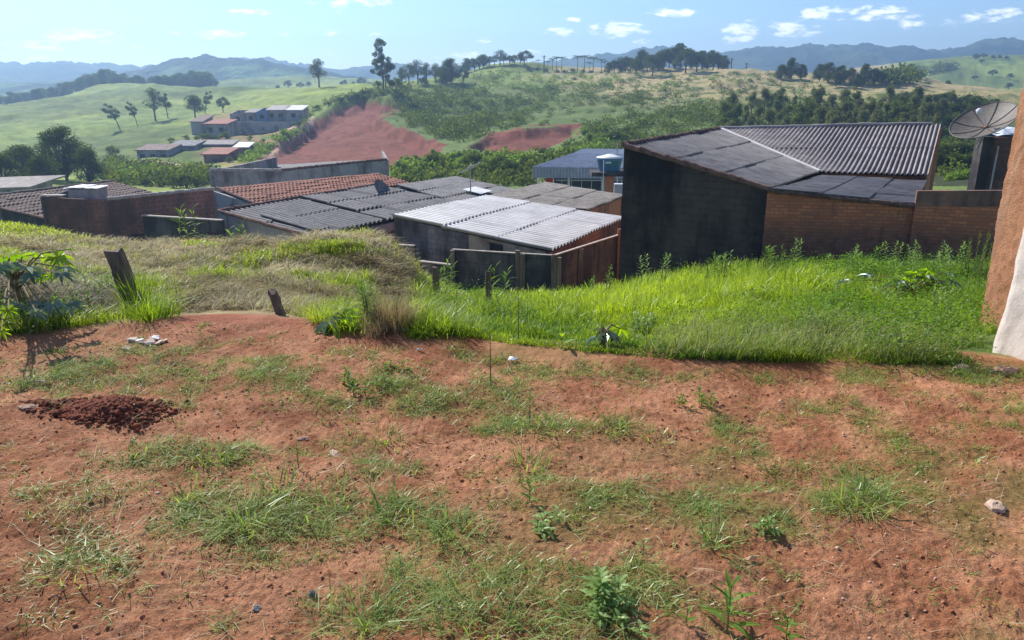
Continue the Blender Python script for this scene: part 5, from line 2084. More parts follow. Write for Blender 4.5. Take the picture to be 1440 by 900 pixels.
def grass_object(name, parts, mat, label):
    o = link(name, cloud_mesh(name, parts, mat))
    return tag(o, label, kind='stuff')


rng = np.random.default_rng(77)


def in_front_of(g, umax=1385):
    u, v = proj(g[:, 0], g[:, 1], g[:, 2])
    return u < umax


# --- the lush slope below the lot, right
SLOPE = [(575, 478), (590, 440), (640, 420), (700, 404), (880, 398), (900, 376), (1000, 366), (1400, 366), (1400, 516), (1100, 512), (940, 506), (800, 494), (700, 482), (640, 472)]


def sample(poly, n, near=3.5, far=40, vpow=1.0):
    pu, pv = [p[0] for p in poly], [p[1] for p in poly]
    u = rng.uniform(min(pu), max(pu), int(n * 2.2))
    v = rng.uniform(min(pv), max(pv), int(n * 2.2))
    k = inpoly(u, v, poly)
    return u[k][:n], v[k][:n]


def beyond_lot(g, margin=0.0):
    az, r = np.arctan2(g[:, 0], g[:, 1]), np.hypot(g[:, 0], g[:, 1])
    return r - edge_r(az) > margin + (fbm(g[:, 0], g[:, 1], 2.5, 4, 5) - .5) * 1.1 - (rng.random(len(g)) ** 3) * .35


def clear_of_walls(g):
    ok = ~((g[:, 0] > 4.3) & (g[:, 1] < 7.1) & (g[:, 0] > 3.0)) & ~((g[:, 0] > 2.95) & (g[:, 1] < 4.8))
    uu, vv = proj(g[:, 0], g[:, 1], g[:, 2])
    return ok & ~((uu > 1384) & (g[:, 1] < 6.2)) & ~((g[:, 0] > 2.7) & (g[:, 1] < 4.9))


u, v = sample(SLOPE, 100000)
g = Gmany(u, v, 3.8, 40)
u, v = proj(g[:, 0], g[:, 1], g[:, 2])
k = beyond_lot(g, -.06) & clear_of_walls(g)
g, u, v = g[k], u[k], v[k]
n = len(g)
Yd = g[:, 1]
yel = np.exp(-(((u - 950) / 150) ** 2 + ((v - 430) / 42) ** 2)) + .8 * np.exp(-(((u - 790) / 110) ** 2 + ((v - 418) / 16) ** 2)) + .6 * np.exp(-(((u - 1130) / 120) ** 2 + ((v - 400) / 30) ** 2))
clump = fbm(g[:, 0], g[:, 1], .9, 4, 201)
dark = fbm(g[:, 0], g[:, 1], 1.6, 3, 202)
clump2 = fbm(g[:, 0], g[:, 1], 2.4, 3, 203)
hgt = (.05 + .30 * sstep(.3, .7, clump * .5 + clump2 * .5) + .06 * yel) * (.32 + .68 * sstep(4.7, 8.5, Yd)) * rng.uniform(.55, 1.25, n)
wd = np.maximum(.0045, Yd * .00085) * rng.uniform(.7, 1.4, n)
tint = .20 + .62 * yel + .9 * (dark - .5) + .5 * (clump2 - .5) + rng.normal(0, .13, n)
grass_object('slope_grass', [blades(g, hgt, wd, rng.uniform(0, 6.28, n), rng.uniform(.15, .9, n), tint, rng)], GRASS, 'lush green grass on the slope below the bare red lot')
# low leafy weeds mixed into it
u2, v2 = sample(SLOPE, 20000)
g = Gmany(u2, v2, 3.8, 40)
u, v = proj(g[:, 0], g[:, 1], g[:, 2])
wgt = sstep(.45, .6, fbm(g[:, 0], g[:, 1], .6, 3, 210) + .25 * sstep(1040, 1200, u) - .3 * np.exp(-(((u - 930) / 170) ** 2 + ((v - 430) / 42) ** 2)))
k = beyond_lot(g, .05) & clear_of_walls(g) & (rng.random(len(g)) < wgt)
g = g[k]
n = len(g)
per = 3
c = np.repeat(g, per, 0)
c = c + rng.normal(0, 1, c.shape) * np.array((.06, .06, .03))
c[:, 2] += np.abs(rng.normal(.16, .10, len(c)))
a = rng.normal(size=c.shape)
a[:, 2] *= .5
a /= np.linalg.norm(a, axis=1, keepdims=True)
b = np.cross(a, rng.normal(size=c.shape))
b /= np.linalg.norm(b, axis=1, keepdims=True)
s = np.maximum(.010, c[:, 1] * .0013)[:, None] * rng.uniform(.6, 1.5, len(c))[:, None]
vv = np.stack([c - a * s, c - b * s * .5, c + a * s, c + b * s * .5], 1).reshape(-1, 3)
grass_object('slope_weeds', [(vv, np.arange(len(vv)).reshape(-1, 4), np.repeat(np.clip(rng.normal(.4, .3, len(c)), 0, 1), 4))], WEED, 'small leafy weeds growing through the slope grass')
# pale seedy grass in front
u2, v2 = sample([(900, 495), (960, 455), (1100, 440), (1300, 460), (1390, 480), (1395, 515), (1100, 512), (940, 504)], 2600)
g = Gmany(u2, v2, 3.8, 30)
k = beyond_lot(g, .0) & clear_of_walls(g) & (fbm(g[:, 0], g[:, 1], 1.3, 3, 230) > .44)
g = g[k]
n = len(g)
grass_object('slope_seed_grass', [blades(g, rng.uniform(.1, .34, n), np.full(n, .0042), rng.uniform(0, 6.28, n), rng.uniform(.3, 1.3, n), rng.random(n), rng)], HAYGREEN,
             'pale wispy grass along the near edge of the slope')

# --- the mown terrace on the left
TERR = [(-380, 500), (-380, 300), (-60, 303), (60, 312), (130, 322), (250, 322), (380, 318), (460, 318), (560, 322), (610, 370), (660, 410), (700, 430), (640, 470), (560, 466), (480, 460), (430, 450), (385, 437), (300, 437), (200, 445), (110, 461), (0, 474)]
u2, v2 = sample(TERR, 118000)
g = Gmany(u2, v2, 3.8, 30)
u, v = proj(g[:, 0], g[:, 1], g[:, 2])
k = beyond_lot(g, -.06) & (g[:, 1] < 19)
g, u, v = g[k], u[k], v[k]
n = len(g)
greenz = np.clip(sstep(345, 325, v) * sstep(330, 120, u) + sstep(440, 475, v) * .9 * (u < 340) + .8 * sstep(.55, .66, fbm(g[:, 0], g[:, 1], 1.1, 3, 240)) + sstep(560, 620, u) * .8
                 + .9 * np.exp(-(((u - 210) / 34) ** 2 + ((v - 430) / 26) ** 2)) + .8 * sstep(425, 450, v) * sstep(400, 440, u), 0, 1)
isg = rng.random(n) < greenz
gs, gg = g[~isg], g[isg]
n = len(gs)
ug, vg = proj(gs[:, 0], gs[:, 1], gs[:, 2])
bank = np.exp(-(((ug - 560) / 75) ** 2 + ((vg - 400) / 36) ** 2))
tn = .12 + .95 * (fbm(gs[:, 0], gs[:, 1], 1.4, 4, 250) - .5) * 2 * .6 + .38 + rng.normal(0, .24, n) - .5 * bank
gs = gs.copy()
gs[:, 2] += rng.uniform(-.01, .04, n)
swath = 25 * fbm(gs[:, 0], gs[:, 1], .9, 3, 260) + rng.normal(0, .8, n)
grass_object('mown_hay', [blades(gs, rng.uniform(.03, .14, n), np.maximum(.004, gs[:, 1] * .0007) * rng.uniform(.6, 1.5, n), swath, rng.uniform(.8, 2.8, n), tn, rng, 1.1)], STRAW,
             'dry mown grass lying over the left terrace')
n = len(gg)
uu, v_ = proj(gg[:, 0], gg[:, 1], gg[:, 2])
hh = rng.uniform(.06, .2, n) * (1 + .5 * (uu > 580)) * (1 - .4 * (v_ < 345))
grass_object('terrace_grass', [blades(gg, hh, np.maximum(.0045, gg[:, 1] * .0008), rng.uniform(0, 6.28, n), rng.uniform(.3, 1.3, n), .25 + rng.random(n) * .7 + .3 * (v_ < 345), rng)], GRASS,
             'short green grass growing through the mown hay')
k = rng.random(len(gs)) < .16
g = gs[k]
n = len(g)
grass_object('wilted_tufts', [blades(g, rng.uniform(.06, .2, n), np.maximum(.004, g[:, 1] * .0007), rng.uniform(0, 6.28, n), rng.uniform(.5, 2, n), rng.random(n), rng)], HAYGREEN, 'wilting pale green grass among the hay')

# --- the thin cover of the lot
x = rng.uniform(-6, 6, 100000)
y = rng.uniform(1.5, 6.6, 100000)
k = (np.abs(x) < y * .74 + 1.2) & (np.hypot(x, y) < edge_r(np.arctan2(x, y)))
x, y = x[k], y[k]
dn = lot_green(x, y)
k = rng.random(len(x)) < (dn * .5 + .012)
x, y, dn = x[k], y[k], dn[k]
sx = []
per = 13
n = len(x)
X = np.repeat(x, per) + rng.normal(0, .022, n * per)
Yy = np.repeat(y, per) + rng.normal(0, .022, n * per)
Z = height(X, Yy) - .003
g = np.c_[X, Yy, Z]
siz = np.repeat(.45 + .9 * dn * rng.random(n), per)
m = n * per
grass_object('lot_grass', [blades(g, rng.uniform(.025, .095, m) * siz, rng.uniform(.0018, .0042, m), rng.uniform(0, 6.28, m), rng.uniform(.6, 2.2, m),
                                  np.repeat(rng.random(n), per) * .6 + rng.random(m) * .4, rng, 1.4)], GRASS_LOT, 'thin patchy grass creeping over the bare red lot')
k = rng.random(len(x)) < .5
xs, ys = x[k], y[k]
n = len(xs)
per = 5
X = np.repeat(xs, per) + rng.normal(0, .035, n * per)
Yy = np.repeat(ys, per) + rng.normal(0, .035, n * per)
c = np.c_[X, Yy, height(X, Yy) + rng.uniform(.004, .022, n * per)]
a = rng.normal(size=c.shape)
a[:, 2] *= .35
a /= np.linalg.norm(a, axis=1, keepdims=True)
b = np.cross(a, np.array((0, 0, 1.0)) + rng.normal(0, .3, c.shape))
b /= np.linalg.norm(b, axis=1, keepdims=True)
s = rng.uniform(.003, .009, len(c))[:, None]
vv = np.stack([c - a * s, c - b * s * .6, c + a * s, c + b * s * .6], 1).reshape(-1, 3)
grass_object('lot_seedlings', [(vv, np.arange(len(vv)).reshape(-1, 4), np.repeat(rng.random(len(c)), 4))], WEED, 'tiny seedlings and clover sprouting on the red soil')
# dead grass bits lying about
n = 9000
x = rng.uniform(-4.5, 4.5, n)
y = rng.uniform(1.5, 6, n)
k = (np.hypot(x, y) < edge_r(np.arctan2(x, y)))
x, y = x[k], y[k]
n = len(x)
g = np.c_[x, y, height(x, y) + .003]
grass_object('dead_stems', [blades(g, rng.uniform(.01, .05, n), rng.uniform(.0012, .0028, n), rng.uniform(0, 6.28, n), rng.uniform(1.8, 3, n), rng.random(n), rng, 1)], STRAW, 'bits of dead grass scattered on the red soil')


def clods(name, n, smin, smax, mat, label, seed, xr=(-4.6, 4.6), yr=(1.5, 6.4), centre=None):
    rg = np.random.default_rng(seed)
    if centre is None:
        x, y = rg.uniform(*xr, n), rg.uniform(*yr, n)
        k = (np.hypot(x, y) < edge_r(np.arctan2(x, y)) - .05) & (rg.random(n) < .25 + 1.2 * (fbm(x, y, 1.7, 3, seed) - .3))
        x, y = x[k], y[k]
    else:
        x, y = rg.normal(centre[0], centre[2], n), rg.normal(centre[1], centre[3], n)
    z = height(x, y)
    n = len(x)
    s = smin * (smax / smin) ** (rg.random(n) ** 2.2)
    ico = np.array([(0, 0, 1), (.9, 0, .25), (.28, .86, .25), (-.73, .53, .25), (-.73, -.53, .25), (.28, -.86, .25), (.5, .4, -.6), (-.4, .45, -.6), (-.3, -.55, -.6), (.55, -.35, -.6)])
    fc = np.array([(0, 1, 2), (0, 2, 3), (0, 3, 4), (0, 4, 5), (0, 5, 1), (1, 6, 2), (2, 7, 3), (2, 6, 7), (3, 7, 8), (3, 8, 4), (4, 8, 5), (5, 8, 9), (5, 9, 1), (1, 9, 6)])
    v = ico[None] * s[:, None, None] * rg.uniform(.55, 1.25, (n, 10, 1)) * rg.uniform(.6, 1.2, (n, 1, 3))
    v[..., 2] *= .75
    an = rg.uniform(0, 6.28, n)
    ca, sa = np.cos(an)[:, None], np.sin(an)[:, None]
    v = np.stack([v[..., 0] * ca - v[..., 1] * sa, v[..., 0] * sa + v[..., 1] * ca, v[..., 2]], -1)
    v += np.c_[x, y, z + s * .25][:, None]
    f = (fc[None] + (np.arange(n) * 10)[:, None, None]).reshape(-1, 3)
    me = make_mesh(name, v.reshape(-1, 3), f, mat, True)
    vattr(me, 'tint', np.repeat(rg.random(n), 10))
    return tag(link(name, me), label, kind='stuff')


def clodmat(name, c1, c2):
    m, nt = new_mat(name)
    at = N(nt, 'ShaderNodeAttribute', attribute_name='tint')
    c = mixc(nt, at.outputs['Fac'], c1, c2)
    principled(nt, c, .95, .15, noise(nt, 90, 4, .7), .6, .005)
    return m


M_CLOD = clodmat('red_clods', (.28, .10, .05), (.52, .25, .14))
M_PEB = clodmat('pale_pebbles', (.42, .22, .14), (.70, .52, .40))
M_DUG = clodmat('dug_earth', (.10, .033, .02), (.24, .08, .045))
clods('soil_clods', 60000, .0018, .011, M_CLOD, 'crumbs and small clods of red soil all over the lot', 41)
clods('pebbles', 14000, .002, .010, M_PEB, 'small pale pebbles scattered on the red soil', 42)
cx, cy = ground_pt(150, 566)
clods('dug_clods', 7000, .003, .028, M_DUG, 'dark damp clods of the freshly dug heap on the left', 43, centre=(cx, cy, .115, .07))
cx, cy = ground_pt(85, 556)
clods('dug_clods', 600, .005, .024, M_DUG, 'scattered dark clods trailing left of the dug heap', 44, centre=(cx, cy, .12, .05))


# --- prominent tufts one can point at
def tuft(u, v, label, n=90, h=.16, spread=.06, lean=(.4, 1.7), w=.0055, mat=GRASS_LOT, name='grass_tuft', cat='grass tuft', seed=0, group=None, tb=.5, far=9):
    rg = np.random.default_rng(int(u * 7 + v))
    g = G(u, v, 1.5, far)
    if far > 9:
        kk = g.y / 11
        h, spread, w = h * kk, spread * kk, w * kk
    else:
        n = int(n * .5)
    p = np.c_[rg.normal(0, spread * .6, n), rg.normal(0, spread * .6, n), np.zeros(n)]
    p[:, 2] = height(p[:, 0] + g.x, p[:, 1] + g.y) - g.z - .004
    az = np.arctan2(p[:, 1], p[:, 0]) + rg.normal(0, .9, n)
    hh = h * rg.uniform(.4, 1.25, n)
    V, Fc, T = blades(p, hh, w * rg.uniform(.6, 1.3, n), az, rg.uniform(*lean, n), np.clip(rg.normal(tb, .25, n), 0, 1), rg, 1.5)
    me = make_mesh(name, V, Fc, mat)
    vattr(me, 'tint', T)
    o = link(name, me)
    o.location = g
    return tag(o, label, cat, group)


for (u, v, h, n, sp, lb) in (
        (345, 742, .17, 120, .05, 'large arching grass tuft in the left foreground with shadow falling towards the viewer'), (262, 705, .13, 70, .04, 'grass tuft with pale drooping blades just left of the largest foreground tuft'),
        (470, 715, .13, 110, .10, 'wide leafy grass tuft right of the largest foreground tuft'), (400, 690, .11, 110, .09, 'dense low tuft behind the largest foreground tuft'),
        (640, 755, .12, 110, .08, 'round grass tuft in the centre foreground below the bare strip'), (745, 660, .12, 120, .08, 'upright grass tuft in the centre of the lot'),
        (768, 600, .10, 150, .12, 'wide bluish green tuft, left of the pair at the middle of the lot'), (868, 600, .11, 110, .08, 'spiky tuft, right of the pair at the middle of the lot'),
        (1215, 705, .16, 180, .13, 'big spreading tuft of thin blades in the right foreground'), (545, 618, .08, 100, .08, 'low tuft beside the pale flat stone'),
        (110, 800, .10, 90, .09, 'large dry looking tuft at the lower left'), (300, 645, .08, 110, .10, 'low tuft with pale tips below the dug heap'),
        (190, 640, .08, 80, .07, 'small tuft directly below the dug heap'), (520, 880, .15, 110, .10, 'tuft cut by the bottom edge left of centre'),
        (700, 880, .14, 130, .12, 'tangled tuft at the bottom edge near the centre'), (1000, 768, .12, 50, .03, 'small lone tuft left of the dry leaf'),
        (930, 620, .07, 80, .09, 'flat light green tuft right of the spiky pair'), (1030, 610, .06, 80, .08, 'small flat tuft at the right middle of the lot'),
        (560, 720, .12, 110, .09, 'tuft between the wide leafy one and the centre foreground'), (1370, 650, .07, 70, .06, 'small tuft near the right edge above the pale stone'),
        (450, 560, .06, 90, .09, 'low bright tuft in the green band behind the bare track'), (655, 570, .05, 90, .09, 'flat tuft in the green band at the middle')):
    tuft(u, v, lb, n, h, sp, group=None)

# clumps on the banks
tuft(212, 448, 'dark green grass clump around the foot of the big wooden post', 420, .50, .26, (.2, 1.1), .010, GRASS, tb=.3, far=15)
tuft(196, 440, 'second clump climbing the side of the big wooden post', 220, .75, .12, (.1, .7), .010, GRASS, tb=.35, far=15)
tuft(553, 462, 'large tan clump of dry grass hanging on the cut bank', 900, .62, .26, (.15, .9), .008, STRAW, name='dry_grass_clump', cat='dry grass', tb=.35, far=15)
tuft(528, 470, 'smaller tan clump at the left foot of the large dry one', 260, .32, .16, (.2, 1.0), .008, STRAW, name='dry_grass_clump', cat='dry grass', tb=.45, far=15)
tuft(622, 468, 'lush green grass clump at the end of the bank beside the small post', 420, .45, .26, (.3, 1.2), .011, GRASS, tb=.3, far=15)
tuft(655, 470, 'lush clump where the bank meets the green slope', 300, .36, .25, (.3, 1.2), .011, GRASS, tb=.4, far=15)
tuft(590, 470, 'dark green clump right under the tan dry grass', 240, .3, .2, (.3, 1.2), .011, GRASS, tb=.25, far=15)
tuft(452, 452, 'bright green tuft left of the tall feathery weed', 200, .40, .16, (.3, 1.2), .010, GRASS, tb=.8, far=15)
tuft(495, 462, 'bright green tuft under the tall feathery weed', 260, .40, .20, (.3, 1.2), .010, GRASS, tb=.7, far=15)


# --- leafy plants
def leafblade(L, w, droop, seg=4, fold=.25):
    """lanceolate leaf along +X, folded on its midrib"""
    vs, fs = [], []
    for i in range(seg + 1):
        t = i / seg
        ww = w * math.sin(math.pi * min(1, t * .92 + .06)) ** .8 * .5
        z = -droop * L * t * t
        vs += [(t * L, -ww, z + ww * fold), (t * L, 0, z), (t * L, ww, z + ww * fold)]
    for i in range(seg):
        a = i * 3
        fs += [(a, a + 1, a + 4, a + 3), (a + 1, a + 2, a + 5, a + 4)]
    return vs, fs


def weed(name, u, v, label, h, nl, L, w, mat, el=(.5, 1.1), droop=.4, lean=(0, 0), cat='weed', bare=.1, near=1.5, far=12, stems=1, spread=.05, group=None, seed=None):
    rnd = random.Random(seed if seed is not None else int(u * 3 + v * 5))
    g = G(u, v, near, far)
    if near >= 4:
        kk = g.y / (30 if near >= 10 else 22 if far > 20 else 11)
        h, L, w, spread = h * kk, L * kk, w * kk, spread * kk
    t = thing(name, g, label, cat, group)
    st, lf, ts = MB(), MB(), []
    for s_ in range(stems):
        a0 = rnd.uniform(0, 6.28)
        bx, by = (rnd.uniform(-spread, spread), rnd.uniform(-spread, spread)) if stems > 1 else (0, 0)
        lx, ly = lean[0] + math.cos(a0) * .15 * (stems > 1), lean[1] + math.sin(a0) * .15 * (stems > 1)
        hs = h * rnd.uniform(.6, 1) if stems > 1 else h
        pt = lambda q: Vector((bx + lx * hs * q * q, by + ly * hs * q * q, hs * q))
        st.tube([pt(0) - Vector((0, 0, .03)), pt(.33), pt(.66), pt(1)], [h * .012 + .001, h * .010 + .001, h * .007 + .001, .001], 5)
        for i in range(nl):
            q = bare + (1 - bare) * (i + .5) / nl
            an = i * 2.4 + rnd.uniform(-.4, .4)
            e = el[0] + (el[1] - el[0]) * q
            ll = L * (1.15 - .55 * q) * rnd.uniform(.8, 1.15)
            vs, fs = leafblade(ll, w * (1.1 - .4 * q), droop * rnd.uniform(.5, 1.4))
            m = Matrix.Translation(pt(q)) @ Matrix.Rotation(an, 4, 'Z') @ Matrix.Rotation(-e, 4, 'Y')
            lf.add([tuple(m @ Vector(p)) for p in vs], fs)
            ts += [rnd.random()] * len(vs)
    st.build('stem', STEM, t, world=False)
    o = lf.build('foliage', mat, t, world=False)
    vattr(o.data, 'tint', np.array(ts))
    return t


weed('leafy_weed', 1022, 892, 'bright green weed with long pointed leaves at the bottom right of centre', .17, 14, .10, .020, WEED, (.1, 1.1), .3)
weed('leafy_weed', 850, 838, 'bushy pale green weed in the lower centre foreground', .10, 9, .055, .020, WEED_PALE, (.2, 1.0), .4, stems=7, spread=.05)
weed('leafy_weed', 868, 880, 'low leafy weed under the bushy pale one', .05, 8, .04, .016, WEED_PALE, (.1, .8), .4, stems=8, spread=.07)
weed('leafy_weed', 745, 708, 'small upright weed with pointed leaves in the centre foreground', .10, 10, .05, .014, WEED, (.3, 1.1), .3)
weed('leafy_weed', 770, 745, 'flat rosette weed below the small upright one', .05, 7, .045, .018, WEED_PALE, (0, .8), .5, stems=6, spread=.06)
weed('leafy_weed', 1075, 748, 'small pale weed with rounded leaves left of the big right tuft', .07, 9, .045, .017, WEED_PALE, (.1, .9), .4, stems=3, spread=.02)
weed('leafy_weed', 1105, 899, 'small green weed at the bottom edge right of the long leaved one', .07, 8, .05, .015, WEED, (.2, 1), .4)
weed('leafy_weed', 965, 880, 'seedling left of the long leaved weed', .06, 6, .04, .012, WEED, (.4, 1.1), .3)
weed('leafy_weed', 905, 775, 'small pale seedling in the bare patch right of centre', .045, 6, .03, .009, WEED_PALE, (.3, 1.1), .4)
weed('leafy_weed', 560, 525, 'yellow green leafy weed on the green band, left', .08, 6, .04, .02, WEED, (.1, 1), .4, stems=6, spread=.08)
weed('leafy_weed', 510, 545, 'broad light green weed patch at the middle of the green band', .09, 6, .05, .022, WEED, (.1, 1), .4, stems=8, spread=.12)
weed('leafy_weed', 975, 570, 'light green weed at the right end of the green band', .08, 6, .04, .02, WEED, (.1, 1), .4, stems=7, spread=.1)
weed('dry_weed', 690, 540, 'thin reddish dry weed standing on the red soil near the edge', .30, 9, .05, .008, WEED, (.4, 1.1), .3, bare=.2)
weed('dry_weed', 745, 600, 'thin stalk weed standing above the wide bluish tuft', .2, 6, .04, .006, WEED, (.6, 1.2), .2, bare=.3)
weed('dry_weed', 420, 660, 'thin upright weed left of the pale flat stone', .12, 9, .03, .008, WEED, (.4, 1.1), .3)
# taller ones beyond the edge
weed('feathery_weed', 523, 458, 'tall feathery light green weed against the brown cut bank', .82, 60, .20, .022, WEED, (.0, .9), .35, near=4, far=16, stems=3, spread=.08)
weed('tall_stalk', 729, 478, 'tall thin brown stalk weed at the near edge of the green slope', .72, 26, .06, .012, WEED, (.5, 1.2), .2, bare=.08, near=4, far=12)
for (u, v, h, lb, kd) in ((850, 412, 1.5, 'tall leafy weed at the corner of the concrete fence', WEED), (833, 412, 1.1, 'shorter leafy weed left of the one at the fence corner', WEED), (906, 400, 1.6, 'tall seeding weed against the left part of the black wall', WEED_PALE),
                          (932, 392, 1.9, 'pale tall weed in front of the black wall', WEED_PALE), (1004, 385, 1.2, 'dark leafy weed before the black wall near the brick part', WEED), (1117, 372, 1.4, 'tall weed against the brick wall, first from the left', WEED_PALE),
                          (1200, 372, 1.2, 'thin weed against the middle of the brick wall', WEED_PALE), (1225, 372, 1.3, 'dark topped weed against the middle of the brick wall', WEED), (1330, 378, 1.3, 'thin stalk before the right part of the brick wall', WEED_PALE),
                          (1346, 378, 1.4, 'straight stalk weed left of the bushy one by the orange wall', WEED_PALE)):
    weed('tall_weed', u, v + 6, lb, h, 26, .26, .06, kd, (.2, 1.1), .4, near=10, far=30, stems=2, spread=.15)
for (u, v, h, lb) in ((1372, 395, 1.5, 'bushy tall weed beside the orange house corner'), (1388, 405, 1.3, 'bushy weed touching the orange house corner')):
    weed('tall_weed', u, v, lb, h, 40, .16, .02, WEED, (.1, 1.1), .3, near=7, far=22, stems=6, spread=.3)
weed('leafy_bush', 1235, 405, 'dark green bushy weed behind the castor plant', .9, 22, .26, .11, WEED, (.0, .9), .4, near=8, far=25, stems=14, spread=.7)
weed('leafy_bush', 1195, 388, 'low leafy bush left of the castor plant near the brick wall', .7, 18, .2, .09, WEED, (.0, .9), .4, near=8, far=25, stems=12, spread=.7)
weed('leafy_bush', 1290, 382, 'grey green bushy weed behind the castor plant on its right', .9, 26, .16, .05, WEED_PALE, (.0, .9), .4, near=8, far=25, stems=14, spread=.8)
weed('leafy_bush', 930, 385, 'fine leaved bushy weed on top of the slope beside the black wall', .9, 26, .16, .03, WEED, (.0, .9), .4, near=8, far=28, stems=14, spread=.8)
weed('broadleaf_weed', 790, 490, 'bright broad leaf sticking up at the near edge of the slope', .22, 3, .22, .10, CASTOR_YOUNG, (.5, 1.0), .3, near=4, far=9)
weed('broadleaf_weed', 1330, 506, 'low broad leaved weed at the foot of the white plaster', .12, 6, .12, .06, WEED_PALE, (.1, .7), .4, near=4, far=9, stems=6, spread=.3)
weed('broadleaf_weed', 600, 455, 'blue green broad leaved weed on the bank', .2, 6, .12, .05, WEED_PALE, (.1, .7), .4, near=4, far=12, stems=4, spread=.2)


def castor_leaf(R, lobes=8, seed=0):
    """star shaped castor leaf: stalk end at the origin, lobes fanning out, slightly cupped"""
    rnd = random.Random(seed)
    vs, fs = [(0, 0, 0)], []
    n = lobes
    span = math.radians(300)
    ring = []
    for i in range(n):
        a = -span / 2 + span * i / (n - 1)
        L = R * (1 - .38 * abs(a) / (span / 2)) * rnd.uniform(.9, 1.06)
        da = span / (n - 1) * .5
        if i == 0:
            ring.append((a - da * .6, R * .26, 0))
        ring.append((a - da * .45, L * .68, -.05 * R))
        ring.append((a, L, -.22 * R))
        ring.append((a + da * .45, L * .68, -.05 * R))
        ring.append((a + da, R * .36, .035 * R))
    for (a, r, z) in ring:
        vs.append((math.cos(a) * r, math.sin(a) * r, z))
    for i in range(1, len(vs) - 1):
        fs.append((0, i, i + 1))
    return vs, fs


def castor(u, v, label, leaves, near=4, far=14, hull=.9):
    g = G(u, v, near, far)
    t = thing('castor_plant', g, label, 'castor plant')
    st = MB()
    crown = Vector((0, 0, hull * .3))
    st.tube([(0, 0, -.05), (.02, 0, hull * .3), tuple(crown)], [.02, .016, .012], 6)
    for i, (lu, lv, dy, R, kd, tilt) in enumerate(leaves):
        p = P(lu, lv, g.y + dy) - g
        st.tube([crown * random.uniform(.6, 1.0), (crown + p) / 2 + Vector((0, 0, .05)), p], [.008, .006, .004], 5)
        vs, fs = castor_leaf(R * (.6 if hull > 1 else 1.35), 8, i)
        rnd = random.Random(i * 3 + int(u))
        out = math.atan2(p.y, p.x)
        m = Matrix.Translation(p) @ Matrix.Rotation(out + rnd.uniform(-.5, .5), 4, 'Z') @ Matrix.Rotation(tilt, 4, 'Y') @ Matrix.Rotation(rnd.uniform(-.3, .3), 4, 'X')
        mb = MB()
        mb.add([tuple(m @ Vector(q)) for q in vs], fs)
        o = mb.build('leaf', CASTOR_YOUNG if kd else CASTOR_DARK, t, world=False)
        vattr(o.data, 'tint', np.full(len(vs), rnd.random()))
        if kd:
            o['label'] = 'young yellow green leaf'
    st.build('stem', STEM, t, world=False)


rnd = random.Random(9)
LL = [(12, 362, .1, .26, 1, .5), (48, 358, .3, .20, 1, .6), (80, 362, .0, .26, 1, .75), (-20, 370, .2, .26, 1, .5), (40, 358, .5, .16, 1, .4), (58, 390, -.3, .10, 1, 1.2), (72, 388, -.3, .11, 1, 1.2), (100, 350, .4, .1, 1, .4)]
for i in range(12):
    LL.append((rnd.uniform(-15, 100), rnd.uniform(368, 388), rnd.uniform(-.6, .5), rnd.uniform(.14, .24), 0, rnd.uniform(.05, .6)))
for i in range(9):
    LL.append((rnd.uniform(-10, 100), rnd.uniform(426, 448), rnd.uniform(-.9, -.2), rnd.uniform(.12, .22), 0, rnd.uniform(.1, .7)))
LL += [(12, 436, -.9, .13, 1, .9), (2, 466, -1.1, .12, 1, .9)]
castor(30, 450, 'large castor plant with yellow green young leaves at the left edge', LL, hull=1.2)
RL = [(1236, 408, -.1, .17, 0, .35), (1252, 418, -.2, .16, 0, .3), (1228, 414, -.1, .14, 0, .4), (1262, 396, 0, .17, 0, .2), (1250, 424, -.3, .14, 0, .3), (1280, 402, 0, .15, 0, .2), (1300, 388, .1, .16, 0, .2), (1332, 384, .1, .14, 0, .2),
      (1275, 392, .1, .15, 1, .5), (1290, 384, .1, .15, 1, .5), (1310, 402, .1, .14, 1, .8), (1255, 390, .1, .14, 1, .6), (1322, 400, 0, .14, 1, .8), (1318, 394, .1, .13, 0, .2), (1220, 386, .2, .12, 0, .2), (1186, 394, .2, .12, 0, .3),
      (1340, 396, 0, .13, 0, .3), (1268, 410, .2, .14, 0, .4), (1295, 395, .3, .15, 0, .1), (1305, 380, .3, .14, 1, .6)]
castor(1280, 428, 'castor plant with silvery star shaped leaves on the right of the green slope', RL, near=6, far=16, hull=.7)
castor(845, 488, 'small castor seedling with silvery leaves at the near edge of the slope', [(852, 468, 0, .09, 0, .2), (838, 474, 0, .08, 0, .3), (862, 474, 0, .07, 0, .4), (872, 462, .1, .08, 1, .8), (846, 462, .1, .07, 0, .3)], near=4, far=9, hull=.25)
castor(1262, 482, 'small silvery leaved seedling in the grass near the white plaster', [(1258, 472, 0, .07, 0, .2), (1270, 476, 0, .07, 0, .3), (1250, 478, 0, .06, 0, .4)], near=4, far=9, hull=.2)
castor(490, 462, 'flat castor seedling with one bright leaf under the bank', [(478, 448, 0, .22, 1, .5), (500, 452, 0, .16, 1, .6), (462, 452, 0, .14, 0, .5)], near=4, far=12, hull=.25)

